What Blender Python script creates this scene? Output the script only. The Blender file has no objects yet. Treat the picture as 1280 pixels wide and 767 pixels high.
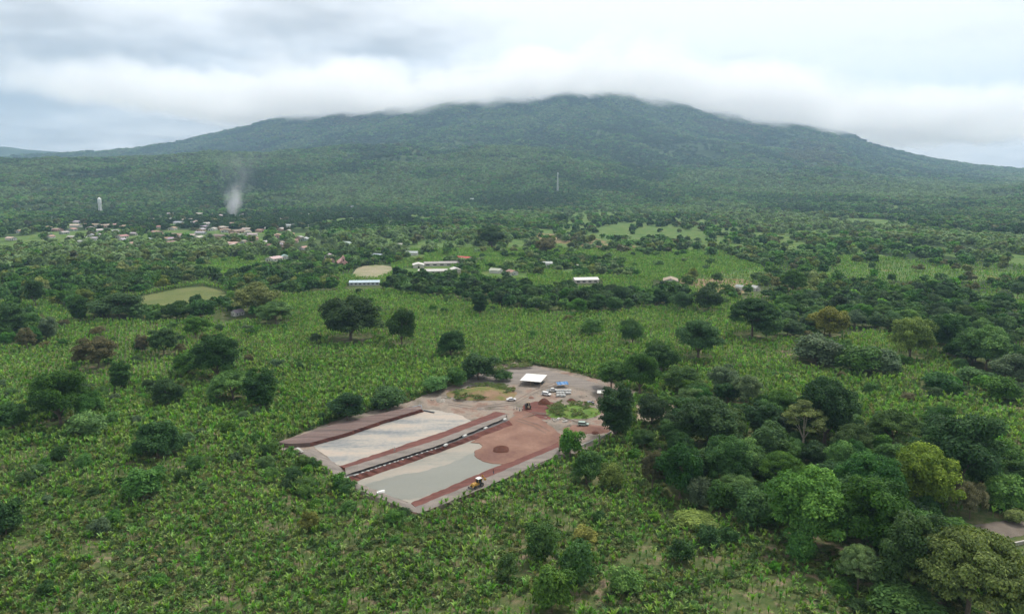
import bpy, bmesh, math, random
import numpy as np
R = math.radians
rng = np.random.default_rng(7)
random.seed(7)
S = bpy.context.scene
C = S.collection

# ------------------------------------------------------------------ camera
H = 100.0                       # drone height above the plain
F = 640.0 / math.tan(R(36.0))   # focal length in photo pixels
VH = 222.0                      # photo row of the true horizon
PITCH = math.atan((383.5 - VH) / F)
cam = bpy.data.objects.new('camera', bpy.data.cameras.new('camera'))
C.objects.link(cam)
cam.location = (0, 0, H)
cam.rotation_euler = (math.pi / 2 - PITCH, 0, 0)
cam.data.sensor_width = 36
cam.data.lens = 18 / math.tan(R(36.0))
cam.data.clip_start = 1
cam.data.clip_end = 80000
S.camera = cam

# ------------------------------------------------------------------ render settings and exposure
S.render.engine = 'CYCLES'
cy = S.cycles
cy.use_adaptive_sampling = True
cy.adaptive_threshold = 0.02
cy.adaptive_min_samples = 24
cy.use_denoising = True
cy.denoiser = 'OPENIMAGEDENOISE'
cy.max_bounces = 5
cy.diffuse_bounces = 2
cy.glossy_bounces = 1
cy.transmission_bounces = 2
cy.volume_bounces = 1
cy.transparent_max_bounces = 6
cy.caustics_reflective = False
cy.caustics_refractive = False
cy.time_limit = 900
S.view_settings.view_transform = 'Standard'
S.view_settings.look = 'None'
S.view_settings.exposure = 1.25
S.view_settings.gamma = 1.0

# ------------------------------------------------------------------ world: sky texture behind a broken cloud deck
SUN_EL, SUN_AZ = R(58), R(38)   # azimuth clockwise from the view direction
W = bpy.data.worlds.new('World')
S.world = W
W.use_nodes = True
nt = W.node_tree
nt.nodes.clear()


def N(t, ty, **kw):
    n = t.nodes.new(ty)
    for k, v in kw.items():
        setattr(n, k, v)
    return n


def ramp(t, pts, interp='LINEAR'):
    n = t.nodes.new('ShaderNodeValToRGB')
    n.color_ramp.interpolation = interp
    e = n.color_ramp.elements
    while len(e) > 1:
        e.remove(e[0])
    e[0].position = pts[0][0]
    e[0].color = (*pts[0][1], 1)
    for p, c in pts[1:]:
        x = e.new(p)
        x.color = (*c, 1)
    return n


def mth(t, op, a, b=None, clamp=False):
    n = t.nodes.new('ShaderNodeMath')
    n.operation = op
    n.use_clamp = clamp
    for i, v in enumerate((a, b)):
        if v is None:
            continue
        if isinstance(v, (int, float)):
            n.inputs[i].default_value = v
        else:
            t.links.new(v, n.inputs[i])
    return n.outputs[0]


def build_world():
    L = nt.links.new
    tc = N(nt, 'ShaderNodeTexCoord')
    sep = N(nt, 'ShaderNodeSeparateXYZ')
    L(tc.outputs['Generated'], sep.inputs[0])
    z = mth(nt, 'MAXIMUM', sep.outputs['Z'], 0.0)
    zz = mth(nt, 'ADD', z, 0.10)
    px = mth(nt, 'DIVIDE', sep.outputs['X'], zz)
    py = mth(nt, 'DIVIDE', sep.outputs['Y'], zz)
    cb = N(nt, 'ShaderNodeCombineXYZ')
    L(px, cb.inputs[0]); L(py, cb.inputs[1])
    n1 = N(nt, 'ShaderNodeTexNoise')
    n1.inputs['Scale'].default_value = 1.25
    n1.inputs['Detail'].default_value = 7
    n1.inputs['Roughness'].default_value = 0.56
    n1.inputs['Distortion'].default_value = 0.25
    L(cb.outputs[0], n1.inputs['Vector'])
    n2 = N(nt, 'ShaderNodeTexNoise')
    n2.inputs['Scale'].default_value = 0.38
    n2.inputs['Detail'].default_value = 4
    mp = N(nt, 'ShaderNodeMapping')
    mp.inputs['Location'].default_value = (3.1, 7.7, 0)
    L(cb.outputs[0], mp.inputs[0]); L(mp.outputs[0], n2.inputs['Vector'])
    s = mth(nt, 'ADD', mth(nt, 'MULTIPLY', n1.outputs[0], 0.72), mth(nt, 'MULTIPLY', n2.outputs[0], 0.28))
    # the thin bright part of the deck lies towards the sun, to the right
    dot = N(nt, 'ShaderNodeVectorMath', operation='DOT_PRODUCT')
    L(tc.outputs['Generated'], dot.inputs[0])
    az = R(30)
    dot.inputs[1].default_value = (math.sin(az) * .93, math.cos(az) * .93, 0.36)
    glow = mth(nt, 'MULTIPLY', mth(nt, 'SUBTRACT', dot.outputs['Value'], 0.80), 0.75)
    n3 = N(nt, 'ShaderNodeTexNoise'); n3.inputs['Scale'].default_value = 4.5; n3.inputs['Detail'].default_value = 7; n3.inputs['Roughness'].default_value = .55
    mp3 = N(nt, 'ShaderNodeMapping'); mp3.inputs['Scale'].default_value = (1, 1, 2.6)
    L(tc.outputs['Generated'], mp3.inputs[0]); L(mp3.outputs[0], n3.inputs['Vector'])
    s = mth(nt, 'ADD', mth(nt, 'MULTIPLY', s, .56), mth(nt, 'MULTIPLY', n3.outputs[0], .46))
    s2 = mth(nt, 'ADD', s, mth(nt, 'MAXIMUM', glow, -0.03))
    cr = ramp(nt, [(0.37, (.245, .240, .238)), (0.43, (.330, .322, .315)), (0.48, (.420, .411, .402)), (0.53, (.51, .499, .487)), (0.60, (.60, .588, .572))])
    L(s2, cr.inputs[0])
    bc = N(nt, 'ShaderNodeBackground')
    L(cr.outputs[0], bc.inputs['Color'])
    bc.inputs['Strength'].default_value = 1.0
    sky = N(nt, 'ShaderNodeTexSky', sky_type='NISHITA')
    sky.sun_disc = False
    sky.sun_elevation = SUN_EL
    sky.sun_rotation = SUN_AZ
    sky.air_density = 1.0
    sky.dust_density = 2.5
    bs = N(nt, 'ShaderNodeBackground')
    L(sky.outputs[0], bs.inputs['Color'])
    bs.inputs['Strength'].default_value = 0.09
    # gaps in the cloud near the horizon
    lowz = mth(nt, 'MULTIPLY', mth(nt, 'SUBTRACT', 0.13, z), 6.0, True)
    gap = mth(nt, 'MULTIPLY', mth(nt, 'SUBTRACT', n2.outputs[0], 0.42), 5.0, True)
    cover = mth(nt, 'SUBTRACT', 0.96, mth(nt, 'MULTIPLY', mth(nt, 'MULTIPLY', lowz, gap), 0.25))
    mx = N(nt, 'ShaderNodeMixShader')
    L(cover, mx.inputs[0]); L(bs.outputs[0], mx.inputs[1]); L(bc.outputs[0], mx.inputs[2])
    out = N(nt, 'ShaderNodeOutputWorld')
    L(mx.outputs[0], out.inputs['Surface'])


build_world()
sl = bpy.data.lights.new('sun', 'SUN')
sl.energy = 1.5
sl.angle = R(11)
sl.color = (1.0, 0.94, 0.85)
sun = bpy.data.objects.new('sun', sl)
C.objects.link(sun)
sun.rotation_euler = (math.pi / 2 - SUN_EL, 0, math.pi - SUN_AZ)


# ------------------------------------------------------------------ helpers
def P(u, v, z=0.0):
    """where the sight line through a photo pixel meets the level z"""
    x = (u - 640) / F
    y = -(v - 383.5) / F
    d = (x, math.cos(PITCH) + y * math.sin(PITCH), -math.sin(PITCH) + y * math.cos(PITCH))
    k = (z - H) / d[2]
    return (d[0] * k, d[1] * k, z)


def proj(x, y, z):
    x = np.asarray(x, float); y = np.asarray(y, float); z = np.asarray(z, float) - H
    c, s = math.cos(PITCH), math.sin(PITCH)
    dep = y * c - z * s
    up = y * s + z * c
    dep = np.maximum(dep, 1)
    return 640 + F * x / dep, 383.5 - F * up / dep, dep


def tag(o, label=None, cat=None, group=None, kind=None):
    if label: o['label'] = label
    if cat: o['category'] = cat
    if group: o['group'] = group
    if kind: o['kind'] = kind
    return o


def empty(name, loc=(0, 0, 0), rz=0):
    o = bpy.data.objects.new(name, None)
    C.objects.link(o)
    o.location = loc
    o.rotation_euler = (0, 0, rz)
    o.empty_display_size = 0.5
    return o


def link(name, me, mats, parent=None, coll=None, col=None, smooth=False):
    for m in (mats if isinstance(mats, (list, tuple)) else [mats]):
        me.materials.append(m)
    o = bpy.data.objects.new(name, me)
    (coll or C).objects.link(o)
    if parent: o.parent = parent
    if col: o.color = (*col, 1)
    if smooth:
        me.polygons.foreach_set('use_smooth', [True] * len(me.polygons))
    return o


def npmesh(name, V, Q, attr=None):
    me = bpy.data.meshes.new(name)
    V = np.asarray(V, np.float32); Q = np.asarray(Q, np.int32)
    me.vertices.add(len(V)); me.vertices.foreach_set('co', V.ravel())
    k = Q.shape[1]
    me.loops.add(Q.size); me.loops.foreach_set('vertex_index', Q.ravel())
    me.polygons.add(len(Q))
    me.polygons.foreach_set('loop_start', np.arange(0, Q.size, k, dtype=np.int32))
    if attr is not None:
        for an, (dom, data) in attr.items():
            a = me.attributes.new(an, 'FLOAT', dom)
            a.data.foreach_set('value', np.asarray(data, np.float32))
    me.update(calc_edges=True)
    me.validate()
    return me


class MB:
    """collects simple shaped pieces into one mesh"""
    def __init__(s): s.v, s.f = [], []

    def add(s, v, f):
        n = len(s.v)
        s.v += [tuple(p) for p in v]
        s.f += [tuple(i + n for i in q) for q in f]
        return s

    def box(s, c, d, rz=0, taper=1.0, shx=0.0):
        x, y, z = (k / 2 for k in d)
        v = []
        for sz, t in ((-1, 1), (1, taper)):
            for sx, sy in ((-1, -1), (1, -1), (1, 1), (-1, 1)):
                a, b = sx * x * t + (shx if sz > 0 else 0), sy * y * t
                v.append((c[0] + a * math.cos(rz) - b * math.sin(rz), c[1] + a * math.sin(rz) + b * math.cos(rz), c[2] + sz * z))
        return s.add(v, [(3, 2, 1, 0), (4, 5, 6, 7), (0, 1, 5, 4), (1, 2, 6, 5), (2, 3, 7, 6), (3, 0, 4, 7)])

    def tube(s, a, b, r0, r1=None, n=8):
        r1 = r0 if r1 is None else r1
        a = np.array(a, float); b = np.array(b, float)
        d = (b - a); d /= np.linalg.norm(d) + 1e-9
        h = np.array((0, 0, 1.)) if abs(d[2]) < .9 else np.array((1., 0, 0))
        p = np.cross(d, h); p /= np.linalg.norm(p); q = np.cross(d, p)
        v = []
        for c, r in ((a, r0), (b, r1)):
            for i in range(n):
                t = 2 * math.pi * i / n
                v.append(c + r * (p * math.cos(t) + q * math.sin(t)))
        f = [(i, (i + 1) % n, n + (i + 1) % n, n + i) for i in range(n)]
        f += [tuple(range(n - 1, -1, -1)), tuple(range(n, 2 * n))]
        return s.add(v, f)

    def prism(s, pts, z0, z1, top=1.0):
        n = len(pts)
        cx = sum(p[0] for p in pts) / n; cyy = sum(p[1] for p in pts) / n
        v = [(p[0], p[1], z0) for p in pts] + [(cx + (p[0] - cx) * top, cyy + (p[1] - cyy) * top, z1) for p in pts]
        f = [(i, (i + 1) % n, n + (i + 1) % n, n + i) for i in range(n)]
        f += [tuple(range(n - 1, -1, -1)), tuple(range(n, 2 * n))]
        return s.add(v, f)

    def profile(s, pts, y0, y1):
        """an outline in x,z pushed along y"""
        n = len(pts)
        v = [(p[0], y0, p[1]) for p in pts] + [(p[0], y1, p[1]) for p in pts]
        f = [(i, (i + 1) % n, n + (i + 1) % n, n + i) for i in range(n)]
        f += [tuple(range(n - 1, -1, -1)), tuple(range(n, 2 * n))]
        return s.add(v, f)

    def mesh(s, name, bevel=0.0):
        me = bpy.data.meshes.new(name)
        me.from_pydata(s.v, [], s.f)
        bm = bmesh.new(); bm.from_mesh(me)
        bmesh.ops.recalc_face_normals(bm, faces=bm.faces)
        if bevel > 0:
            bmesh.ops.bevel(bm, geom=[e for e in bm.edges if e.calc_face_angle(0) > .6], offset=bevel, segments=2, affect='EDGES', profile=.6, clamp_overlap=True)
        bm.to_mesh(me); bm.free()
        return me

    def build(s, name, mat, parent=None, bevel=0.0, col=None, smooth=False):
        return link(name, s.mesh(name, bevel), mat, parent, None, col, smooth)


def copy_tree(o, parent=None):
    c = o.copy(); C.objects.link(c); c.parent = parent
    for ch in o.children:
        copy_tree(ch, c)
    return c


def hash2(ix, iy, seed):
    n = (ix.astype(np.int64) * 374761393 + iy.astype(np.int64) * 668265263 + seed * 1442695041) & 0x7fffffff
    n = ((n ^ (n >> 13)) * 1274126177) & 0x7fffffff
    return ((n ^ (n >> 16)) & 0xffff) / 65535.0


def noise(x, y, seed=0):
    x = np.asarray(x, float); y = np.asarray(y, float)
    ix = np.floor(x); iy = np.floor(y); fx = x - ix; fy = y - iy
    fx = fx * fx * (3 - 2 * fx); fy = fy * fy * (3 - 2 * fy)
    a = hash2(ix, iy, seed); b = hash2(ix + 1, iy, seed); c = hash2(ix, iy + 1, seed); d = hash2(ix + 1, iy + 1, seed)
    return (a + (b - a) * fx) * (1 - fy) + (c + (d - c) * fx) * fy


def fbm(x, y, seed=0, o=4):
    t = 0; a = 0.5; w = 0
    for k in range(o):
        t = t + a * noise(x * 2 ** k, y * 2 ** k, seed + k * 17); w += a; a *= .5
    return t / w


def inpoly(u, v, poly):
    u = np.asarray(u, float); v = np.asarray(v, float)
    r = np.zeros(u.shape, bool)
    n = len(poly)
    for i in range(n):
        x0, y0 = poly[i]; x1, y1 = poly[(i + 1) % n]
        if y0 == y1: continue
        c = ((y0 > v) != (y1 > v)) & (u < (x1 - x0) * (v - y0) / (y1 - y0) + x0)
        r ^= c
    return r


# ------------------------------------------------------------------ materials
def mat(name):
    m = bpy.data.materials.new(name); m.use_nodes = True
    t = m.node_tree
    b = t.nodes['Principled BSDF']
    return m, t, b


def plain(name, col, rough=0.7, metal=0.0, var=0.25, scale=3.0, objcol=False):
    m, t, b = mat(name)
    L = t.links.new
    tc = N(t, 'ShaderNodeTexCoord')
    no = N(t, 'ShaderNodeTexNoise'); no.inputs['Scale'].default_value = scale; no.inputs['Detail'].default_value = 5
    L(tc.outputs['Object'], no.inputs['Vector'])
    mr = N(t, 'ShaderNodeMapRange')
    mr.inputs['From Min'].default_value = .3; mr.inputs['From Max'].default_value = .7
    mr.inputs['To Min'].default_value = 1 - var; mr.inputs['To Max'].default_value = 1 + var * .6
    L(no.outputs[0], mr.inputs[0])
    vm = N(t, 'ShaderNodeVectorMath', operation='SCALE')
    if objcol:
        oi = N(t, 'ShaderNodeObjectInfo'); L(oi.outputs['Color'], vm.inputs[0])
    else:
        vm.inputs[0].default_value = col
    L(mr.outputs[0], vm.inputs['Scale'])
    L(vm.outputs[0], b.inputs['Base Color'])
    b.inputs['Roughness'].default_value = rough
    b.inputs['Metallic'].default_value = metal
    return m


def foliage(name, trans=0.25, rough=0.6, hue=0.014, patch=60.0, fixed=None):
    m, t, b = mat(name)
    L = t.links.new
    oi = N(t, 'ShaderNodeObjectInfo')
    at = N(t, 'ShaderNodeAttribute'); at.attribute_name = 'leafvar'
    hs = N(t, 'ShaderNodeHueSaturation')
    if fixed: hs.inputs['Color'].default_value = (*fixed, 1)
    else: L(oi.outputs['Color'], hs.inputs['Color'])
    rr = oi.outputs['Random']
    ad = mth(t, 'ADD', mth(t, 'MULTIPLY', rr, hue * 2), .5 - hue)
    ad = mth(t, 'ADD', ad, mth(t, 'MULTIPLY', mth(t, 'SUBTRACT', at.outputs['Fac'], 1.0), -0.03))
    L(ad, hs.inputs['Hue'])
    r2 = mth(t, 'FRACT', mth(t, 'MULTIPLY', rr, 7.31))
    val = mth(t, 'MULTIPLY', mth(t, 'ADD', mth(t, 'MULTIPLY', r2, .5), .76), at.outputs['Fac'])
    # vigour of the planting changes from plot to plot
    ge = N(t, 'ShaderNodeNewGeometry')
    no = N(t, 'ShaderNodeTexNoise'); no.inputs['Scale'].default_value = 1 / patch; no.inputs['Detail'].default_value = 3
    L(ge.outputs['Position'], no.inputs['Vector'])
    val = mth(t, 'MULTIPLY', val, mth(t, 'ADD', mth(t, 'MULTIPLY', no.outputs[0], .8), .6))
    L(val, hs.inputs['Value'])
    r3 = mth(t, 'FRACT', mth(t, 'MULTIPLY', rr, 13.7))
    L(mth(t, 'ADD', mth(t, 'MULTIPLY', r3, .25), .85), hs.inputs['Saturation'])
    L(hs.outputs[0], b.inputs['Base Color'])
    b.inputs['Roughness'].default_value = rough
    b.inputs['Specular IOR Level'].default_value = 0.12
    tr = N(t, 'ShaderNodeBsdfTranslucent')
    mc = N(t, 'ShaderNodeMix', data_type='RGBA', blend_type='MULTIPLY')
    mc.inputs['Factor'].default_value = 1
    L(hs.outputs[0], mc.inputs['A']); mc.inputs['B'].default_value = (1.25, 1.35, .6, 1)
    L(mc.outputs['Result'], tr.inputs['Color'])
    mx = N(t, 'ShaderNodeMixShader'); mx.inputs[0].default_value = trans
    L(b.outputs[0], mx.inputs[1]); L(tr.outputs[0], mx.inputs[2])
    L(mx.outputs[0], t.nodes['Material Output'].inputs['Surface'])
    return m


def soil(name, cols, scale=0.15, rough=0.95, stretch=None, bump=0.3, spec=0.2, detail=8, fine=1.5):
    """ground surface: a ramp of colours over patchy noise, plus fine grain"""
    m, t, b = mat(name)
    L = t.links.new
    ge = N(t, 'ShaderNodeNewGeometry')
    mp = N(t, 'ShaderNodeMapping')
    L(ge.outputs['Position'], mp.inputs[0])
    if stretch:
        mp.vector_type = 'POINT'
        mp.inputs['Rotation'].default_value = (0, 0, stretch[0])
        mp.inputs['Scale'].default_value = (stretch[1], 1, 1)
    n1 = N(t, 'ShaderNodeTexNoise'); n1.inputs['Scale'].default_value = scale; n1.inputs['Detail'].default_value = detail
    n1.inputs['Roughness'].default_value = .6
    L(mp.outputs[0], n1.inputs['Vector'])
    n2 = N(t, 'ShaderNodeTexNoise'); n2.inputs['Scale'].default_value = fine; n2.inputs['Detail'].default_value = 6
    L(ge.outputs['Position'], n2.inputs['Vector'])
    s = mth(t, 'ADD', mth(t, 'MULTIPLY', n1.outputs[0], .8), mth(t, 'MULTIPLY', n2.outputs[0], .2))
    k = len(cols)
    cr = ramp(t, [(0.34 + .32 * i / (k - 1), c) for i, c in enumerate(cols)])
    L(s, cr.inputs[0])
    L(cr.outputs[0], b.inputs['Base Color'])
    b.inputs['Roughness'].default_value = rough
    b.inputs['Specular IOR Level'].default_value = spec
    if bump:
        bp = N(t, 'ShaderNodeBump'); bp.inputs['Strength'].default_value = bump; bp.inputs['Distance'].default_value = .3
        L(n2.outputs[0], bp.inputs['Height']); L(bp.outputs[0], b.inputs['Normal'])
    return m


M = {}
M['leaf'] = foliage('leaves', patch=45.0)
M['banana'] = foliage('banana_leaves', trans=0.3, rough=0.45, hue=.02, patch=35.0)
M['bark'] = plain('bark', (.16, .12, .09), .9, 0, .4, 2.0)
M['pale_bark'] = plain('pale_bark', (.42, .37, .29), .85, 0, .25, 2.0)
M['stem'] = plain('banana_stem', (.10, .13, .05), .8, 0, .3, 4.0)
BERM = R(46)   # compass direction of the banks on the ground (from +x)


# ------------------------------------------------------------------ terrain
def azel(u, v):
    x = (u - 640) / F; y = -(v - 383.5) / F
    d = (x, math.cos(PITCH) + y * math.sin(PITCH), -math.sin(PITCH) + y * math.cos(PITCH))
    return math.atan2(d[0], d[1]), d[2] / math.hypot(d[0], d[1])


def curve(pts):
    a = sorted(azel(u, v) for u, v in pts)
    return np.array([p[0] for p in a]), np.array([p[1] for p in a])


MAIN = curve([(-300, 212), (-120, 200), (0, 197), (85, 193), (125, 190), (170, 187), (230, 177), (300, 161), (345, 149), (385, 137), (440, 122), (520, 102), (600, 90),
              (680, 84), (760, 89), (820, 106), (880, 124), (960, 142), (1040, 160), (1070, 172), (1100, 184), (1140, 194), (1170, 201), (1220, 208), (1280, 214), (1400, 224), (1600, 226)])
FOOT = curve([(-300, 216), (-100, 208), (0, 205), (60, 202), (120, 204), (190, 198), (260, 193), (330, 197), (420, 189), (520, 187), (620, 190), (700, 195), (760, 204), (810, 216),
              (880, 226), (1000, 233), (1400, 240)])
FAR = curve([(-300, 190), (-60, 186), (5, 183), (35, 187), (75, 190), (120, 200), (400, 225), (1000, 228), (1400, 226)])


def terrain(x, y):
    x = np.asarray(x, float); y = np.asarray(y, float)
    r = np.hypot(x, y); th = np.arctan2(x, np.maximum(y, 1e-3))
    th = np.where(y <= 0, np.sign(x) * 1.4, th)
    front = np.clip((y + 400) / 1600, 0, 1)
    e = np.interp(th, *MAIN); RM = 8500.0
    hm = np.maximum(H + e * RM, 0)
    t = np.clip((r - 2300) / (RM - 2300), 0, 1)
    # ravines run down from the summit
    sx, sy = x - 300, y - 8600
    sa = np.arctan2(sx, sy); sr = np.hypot(sx, sy)
    wz = .5 * (fbm(x / 900 + 9, y / 900, 15, 3) - .5)
    rav = np.abs(fbm((sa + wz * .5) * 7 + 40, sr / 2200.0, 5, 3) - .5) * 2 + .5 * np.abs(fbm((sa + wz) * 15 + 90, sr / 900.0, 9, 3) - .5) * 2
    h1 = hm * t ** 1.55 * (1 - .10 * (1 - t ** 4)) - 100 * (rav - .45) * np.clip(t * 3, 0, 1) * np.clip((1 - t) * 5, 0, 1) * np.clip(hm / 500, 0, 1)
    back = np.clip((r - RM) / 4500, 0, 1)
    h1 = h1 * (1 - back) ** 1.2
    ef = np.interp(th, *FOOT)
    hf = np.maximum(H + ef * 4300, 0)
    g = np.clip((r - 2300) / 2000, 0, 1); g = g * g * (3 - 2 * g)
    g2 = 1 - np.clip((r - 4300) / 900, 0, 1) * .75
    h2 = hf * g * g2
    h2 = h2 + 48 * (fbm(x / 420, y / 420, 31, 3) - .5) * 2 * np.clip((r - 2300) / 1200, 0, 1) * np.clip((5200 - r) / 800, 0, 1)
    er = np.interp(th, *FAR)
    h3 = np.maximum(H + er * 12200, 0) * np.exp(-((r - 12200) / 1000) ** 2)
    k = 30.0
    h = np.maximum(h1, h2) + k * np.exp(-np.abs(h1 - h2) / k) * .4 * np.clip((r - 2300) / 800, 0, 1)
    h = np.maximum(h, h3)
    h = h + 10 * (fbm(x / 130, y / 130, 77, 3) - .5) * np.clip((r - 2600) / 1500, 0, 1)
    return h * front * (r > 900)


def T(u, v):
    """ground point under a photo pixel, following the terrain"""
    lo = P(u, v, 0) if v > 223 else None
    x = (u - 640) / F; y = -(v - 383.5) / F
    d = np.array((x, math.cos(PITCH) + y * math.sin(PITCH), -math.sin(PITCH) + y * math.cos(PITCH)))
    k = np.linspace(100, 12000, 6000)
    px, py, pz = d[0] * k, d[1] * k, H + d[2] * k
    hit = np.nonzero(pz < terrain(px, py))[0]
    if len(hit) == 0 or (lo and lo[1] < 900): return lo
    i = hit[0]
    return (float(px[i]), float(py[i]), float(terrain(px[i], py[i])))


# polygons of the photo, used as a plan of the plain
SITE = [(338, 556), (421, 525), (510, 502), (548, 488), (585, 474), (600, 462), (645, 452), (702, 462), (764, 478), (800, 491), (778, 520), (765, 548), (722, 566), (700, 573), (611, 612), (522, 646), (440, 608), (395, 580)]
MEADOW = [(152, 378), (180, 370), (215, 362), (250, 357), (275, 362), (287, 371), (268, 379), (215, 384), (192, 389), (180, 384)]
PITCHF = [(440, 343), (448, 332), (488, 331), (492, 340), (470, 349), (445, 348)]
TRACK = [(795, 505), (812, 512), (845, 498), (858, 505), (828, 524), (795, 528)]
ROADBR = [(1190, 655), (1215, 652), (1280, 645), (1280, 660), (1240, 672), (1215, 668), (1190, 662)]
FIELDS = [[(690, 268), (745, 262), (805, 268), (870, 280), (845, 300), (780, 296), (700, 300), (680, 285)],
          [(652, 345), (690, 343), (705, 352), (690, 362), (655, 356)],
          [(700, 300), (790, 302), (800, 318), (735, 318)],
          [(905, 276), (960, 272), (990, 284), (925, 290)], [(860, 322), (905, 318), (925, 330), (870, 334)],
          [(480, 296), (515, 298), (512, 314), (478, 310)], [(1190, 362), (1280, 366), (1280, 384), (1225, 380)],
          [(1010, 288), (1070, 285), (1090, 296), (1020, 300)], [(880, 350), (940, 352), (930, 368), (855, 366)],
          [(1000, 345), (1120, 330), (1270, 338), (1260, 352), (1120, 350), (1030, 356)],
          [(840, 268), (900, 262), (930, 268), (870, 276)], [(1060, 262), (1130, 256), (1150, 266), (1080, 272)]]
DRY = [[(735, 303), (790, 304), (796, 318), (735, 318)], [(850, 345), (935, 350), (930, 366), (860, 364)], [(670, 288), (760, 300), (740, 308), (660, 300)]]


def wobble(u, v, x, y):
    return u + 26 * (fbm(x / 60 + 3, y / 110, 51, 3) - .5), v + 7 * (fbm(x / 60 + 70, y / 110 + 8, 53, 3) - .5)


def farmland(x, y):
    """patchwork of open fields on the plain beyond the plantation"""
    r = np.hypot(x, y); th = np.arctan2(x, np.maximum(y, 1))
    a = fbm(x / 105 + 11, y / 210 + 4, 61, 3)
    lim = np.where(th > R(-3), .46, .62) + np.clip((r - 1500) / 1500, 0, 1) * .10
    return (a > lim) & (r > 620) & (r < 2150)


def in_any(u, v, polys):
    r = np.zeros(np.shape(u), bool)
    for p in polys: r |= inpoly(u, v, p)
    return r


def build_ground():
    th = np.concatenate([np.linspace(-math.pi, -R(52), 26)[:-1], np.arange(-R(52), R(52), R(.17)), np.linspace(R(52), math.pi, 26)])
    th = th[:-1]
    r = np.concatenate([[20, 60, 100], np.geomspace(140, 14300, 420)])
    TH, RR = np.meshgrid(th, r)
    X = RR * np.sin(TH); Y = RR * np.cos(TH)
    Z = terrain(X, Y)
    V = np.stack([X.ravel(), Y.ravel(), Z.ravel()], 1)
    V = np.vstack([V, [[0, 0, 0]]])
    nT, nR = len(th), len(r)
    i, j = np.meshgrid(np.arange(nR - 1), np.arange(nT), indexing='ij')
    a = (i * nT + j).ravel(); b = (i * nT + (j + 1) % nT).ravel()
    Q = np.stack([a, b, b + nT, a + nT], 1)[:, ::-1]
    c = len(V) - 1
    fan = np.stack([np.full(nT, c), (np.arange(nT) + 1) % nT, np.arange(nT), np.arange(nT)], 1)
    u, v, _ = proj(V[:, 0], V[:, 1], V[:, 2])
    vis = V[:, 1] > 50
    uw, vw = wobble(u, v, V[:, 0], V[:, 1])
    field = ((in_any(uw, vw, FIELDS) | (farmland(V[:, 0], V[:, 1]) & (v < 350))) & vis & (np.hypot(V[:, 0], V[:, 1]) > 600)).astype(float)
    dry = (in_any(uw, vw, DRY) & vis).astype(float)
    me = npmesh('ground', V, Q, {'field': ('POINT', field), 'dry': ('POINT', dry)})
    bm = bmesh.new(); bm.from_mesh(me); bm.verts.ensure_lookup_table()
    for k in range(nT):
        bm.faces.new((bm.verts[c], bm.verts[(k + 1) % nT], bm.verts[k]))
    bm.to_mesh(me); bm.free()
    m, t, b = mat('ground_cover')
    L = t.links.new
    ge = N(t, 'ShaderNodeNewGeometry')

    def nz(scale, det=6, rough=.6):
        n = N(t, 'ShaderNodeTexNoise'); n.inputs['Scale'].default_value = scale; n.inputs['Detail'].default_value = det
        n.inputs['Roughness'].default_value = rough
        L(ge.outputs['Position'], n.inputs['Vector']); return n.outputs[0]
    big = nz(.018, 8); mid = nz(.25, 6); fine = nz(2.2, 4)
    base = ramp(t, [(0.38, (.045, .085, .022)), (0.45, (.07, .10, .035)), (0.51, (.095, .12, .045)), (.58, (.15, .14, .075)), (.68, (.24, .19, .13))])
    L(mth(t, 'ADD', mth(t, 'MULTIPLY', mid, .65), mth(t, 'MULTIPLY', fine, .35)), base.inputs[0])
    bare = ramp(t, [(0.45, (.20, .15, .10)), (0.62, (.34, .26, .19))])
    L(fine, bare.inputs[0])
    mk = mth(t, 'MULTIPLY', mth(t, 'SUBTRACT', mth(t, 'ADD', mth(t, 'MULTIPLY', big, .45), mth(t, 'MULTIPLY', mid, .55)), .53), 10, True)
    m1 = N(t, 'ShaderNodeMix', data_type='RGBA')
    L(mk, m1.inputs['Factor']); L(base.outputs[0], m1.inputs['A']); L(bare.outputs[0], m1.inputs['B'])
    # far away the ground is wooded or pasture
    ln = N(t, 'ShaderNodeVectorMath', operation='LENGTH'); L(ge.outputs['Position'], ln.inputs[0])
    far = mth(t, 'MULTIPLY', mth(t, 'SUBTRACT', ln.outputs['Value'], 450), 1 / 400., True)
    fcol = ramp(t, [(0.36, (.022, .045, .014)), (0.52, (.035, .062, .020)), (0.60, (.07, .11, .035)), (.68, (.11, .13, .05))])
    L(nz(.006, 9, .65), fcol.inputs[0])
    m2 = N(t, 'ShaderNodeMix', data_type='RGBA')
    L(far, m2.inputs['Factor']); L(m1.outputs['Result'], m2.inputs['A']); L(fcol.outputs[0], m2.inputs['B'])
    af = N(t, 'ShaderNodeAttribute'); af.attribute_name = 'field'
    ad = N(t, 'ShaderNodeAttribute'); ad.attribute_name = 'dry'
    fc = ramp(t, [(0.36, (.050, .105, .026)), (0.46, (.085, .155, .038)), (0.56, (.115, .17, .05)), (.66, (.19, .17, .085))]); L(nz(.05, 9, .7), fc.inputs[0])
    m3 = N(t, 'ShaderNodeMix', data_type='RGBA')
    L(af.outputs['Fac'], m3.inputs['Factor']); L(m2.outputs['Result'], m3.inputs['A']); L(fc.outputs[0], m3.inputs['B'])
    dc = ramp(t, [(0.4, (.16, .15, .06)), (0.6, (.26, .19, .12))]); L(nz(.04, 6), dc.inputs[0])
    m4 = N(t, 'ShaderNodeMix', data_type='RGBA')
    L(ad.outputs['Fac'], m4.inputs['Factor']); L(m3.outputs['Result'], m4.inputs['A']); L(dc.outputs[0], m4.inputs['B'])
    L(m4.outputs['Result'], b.inputs['Base Color'])
    b.inputs['Roughness'].default_value = 1
    b.inputs['Specular IOR Level'].default_value = .1
    o = link('ground', me, m, smooth=True)
    tag(o, 'green plain that rises to the wooded volcano', 'ground', kind='structure')


build_ground()


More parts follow.
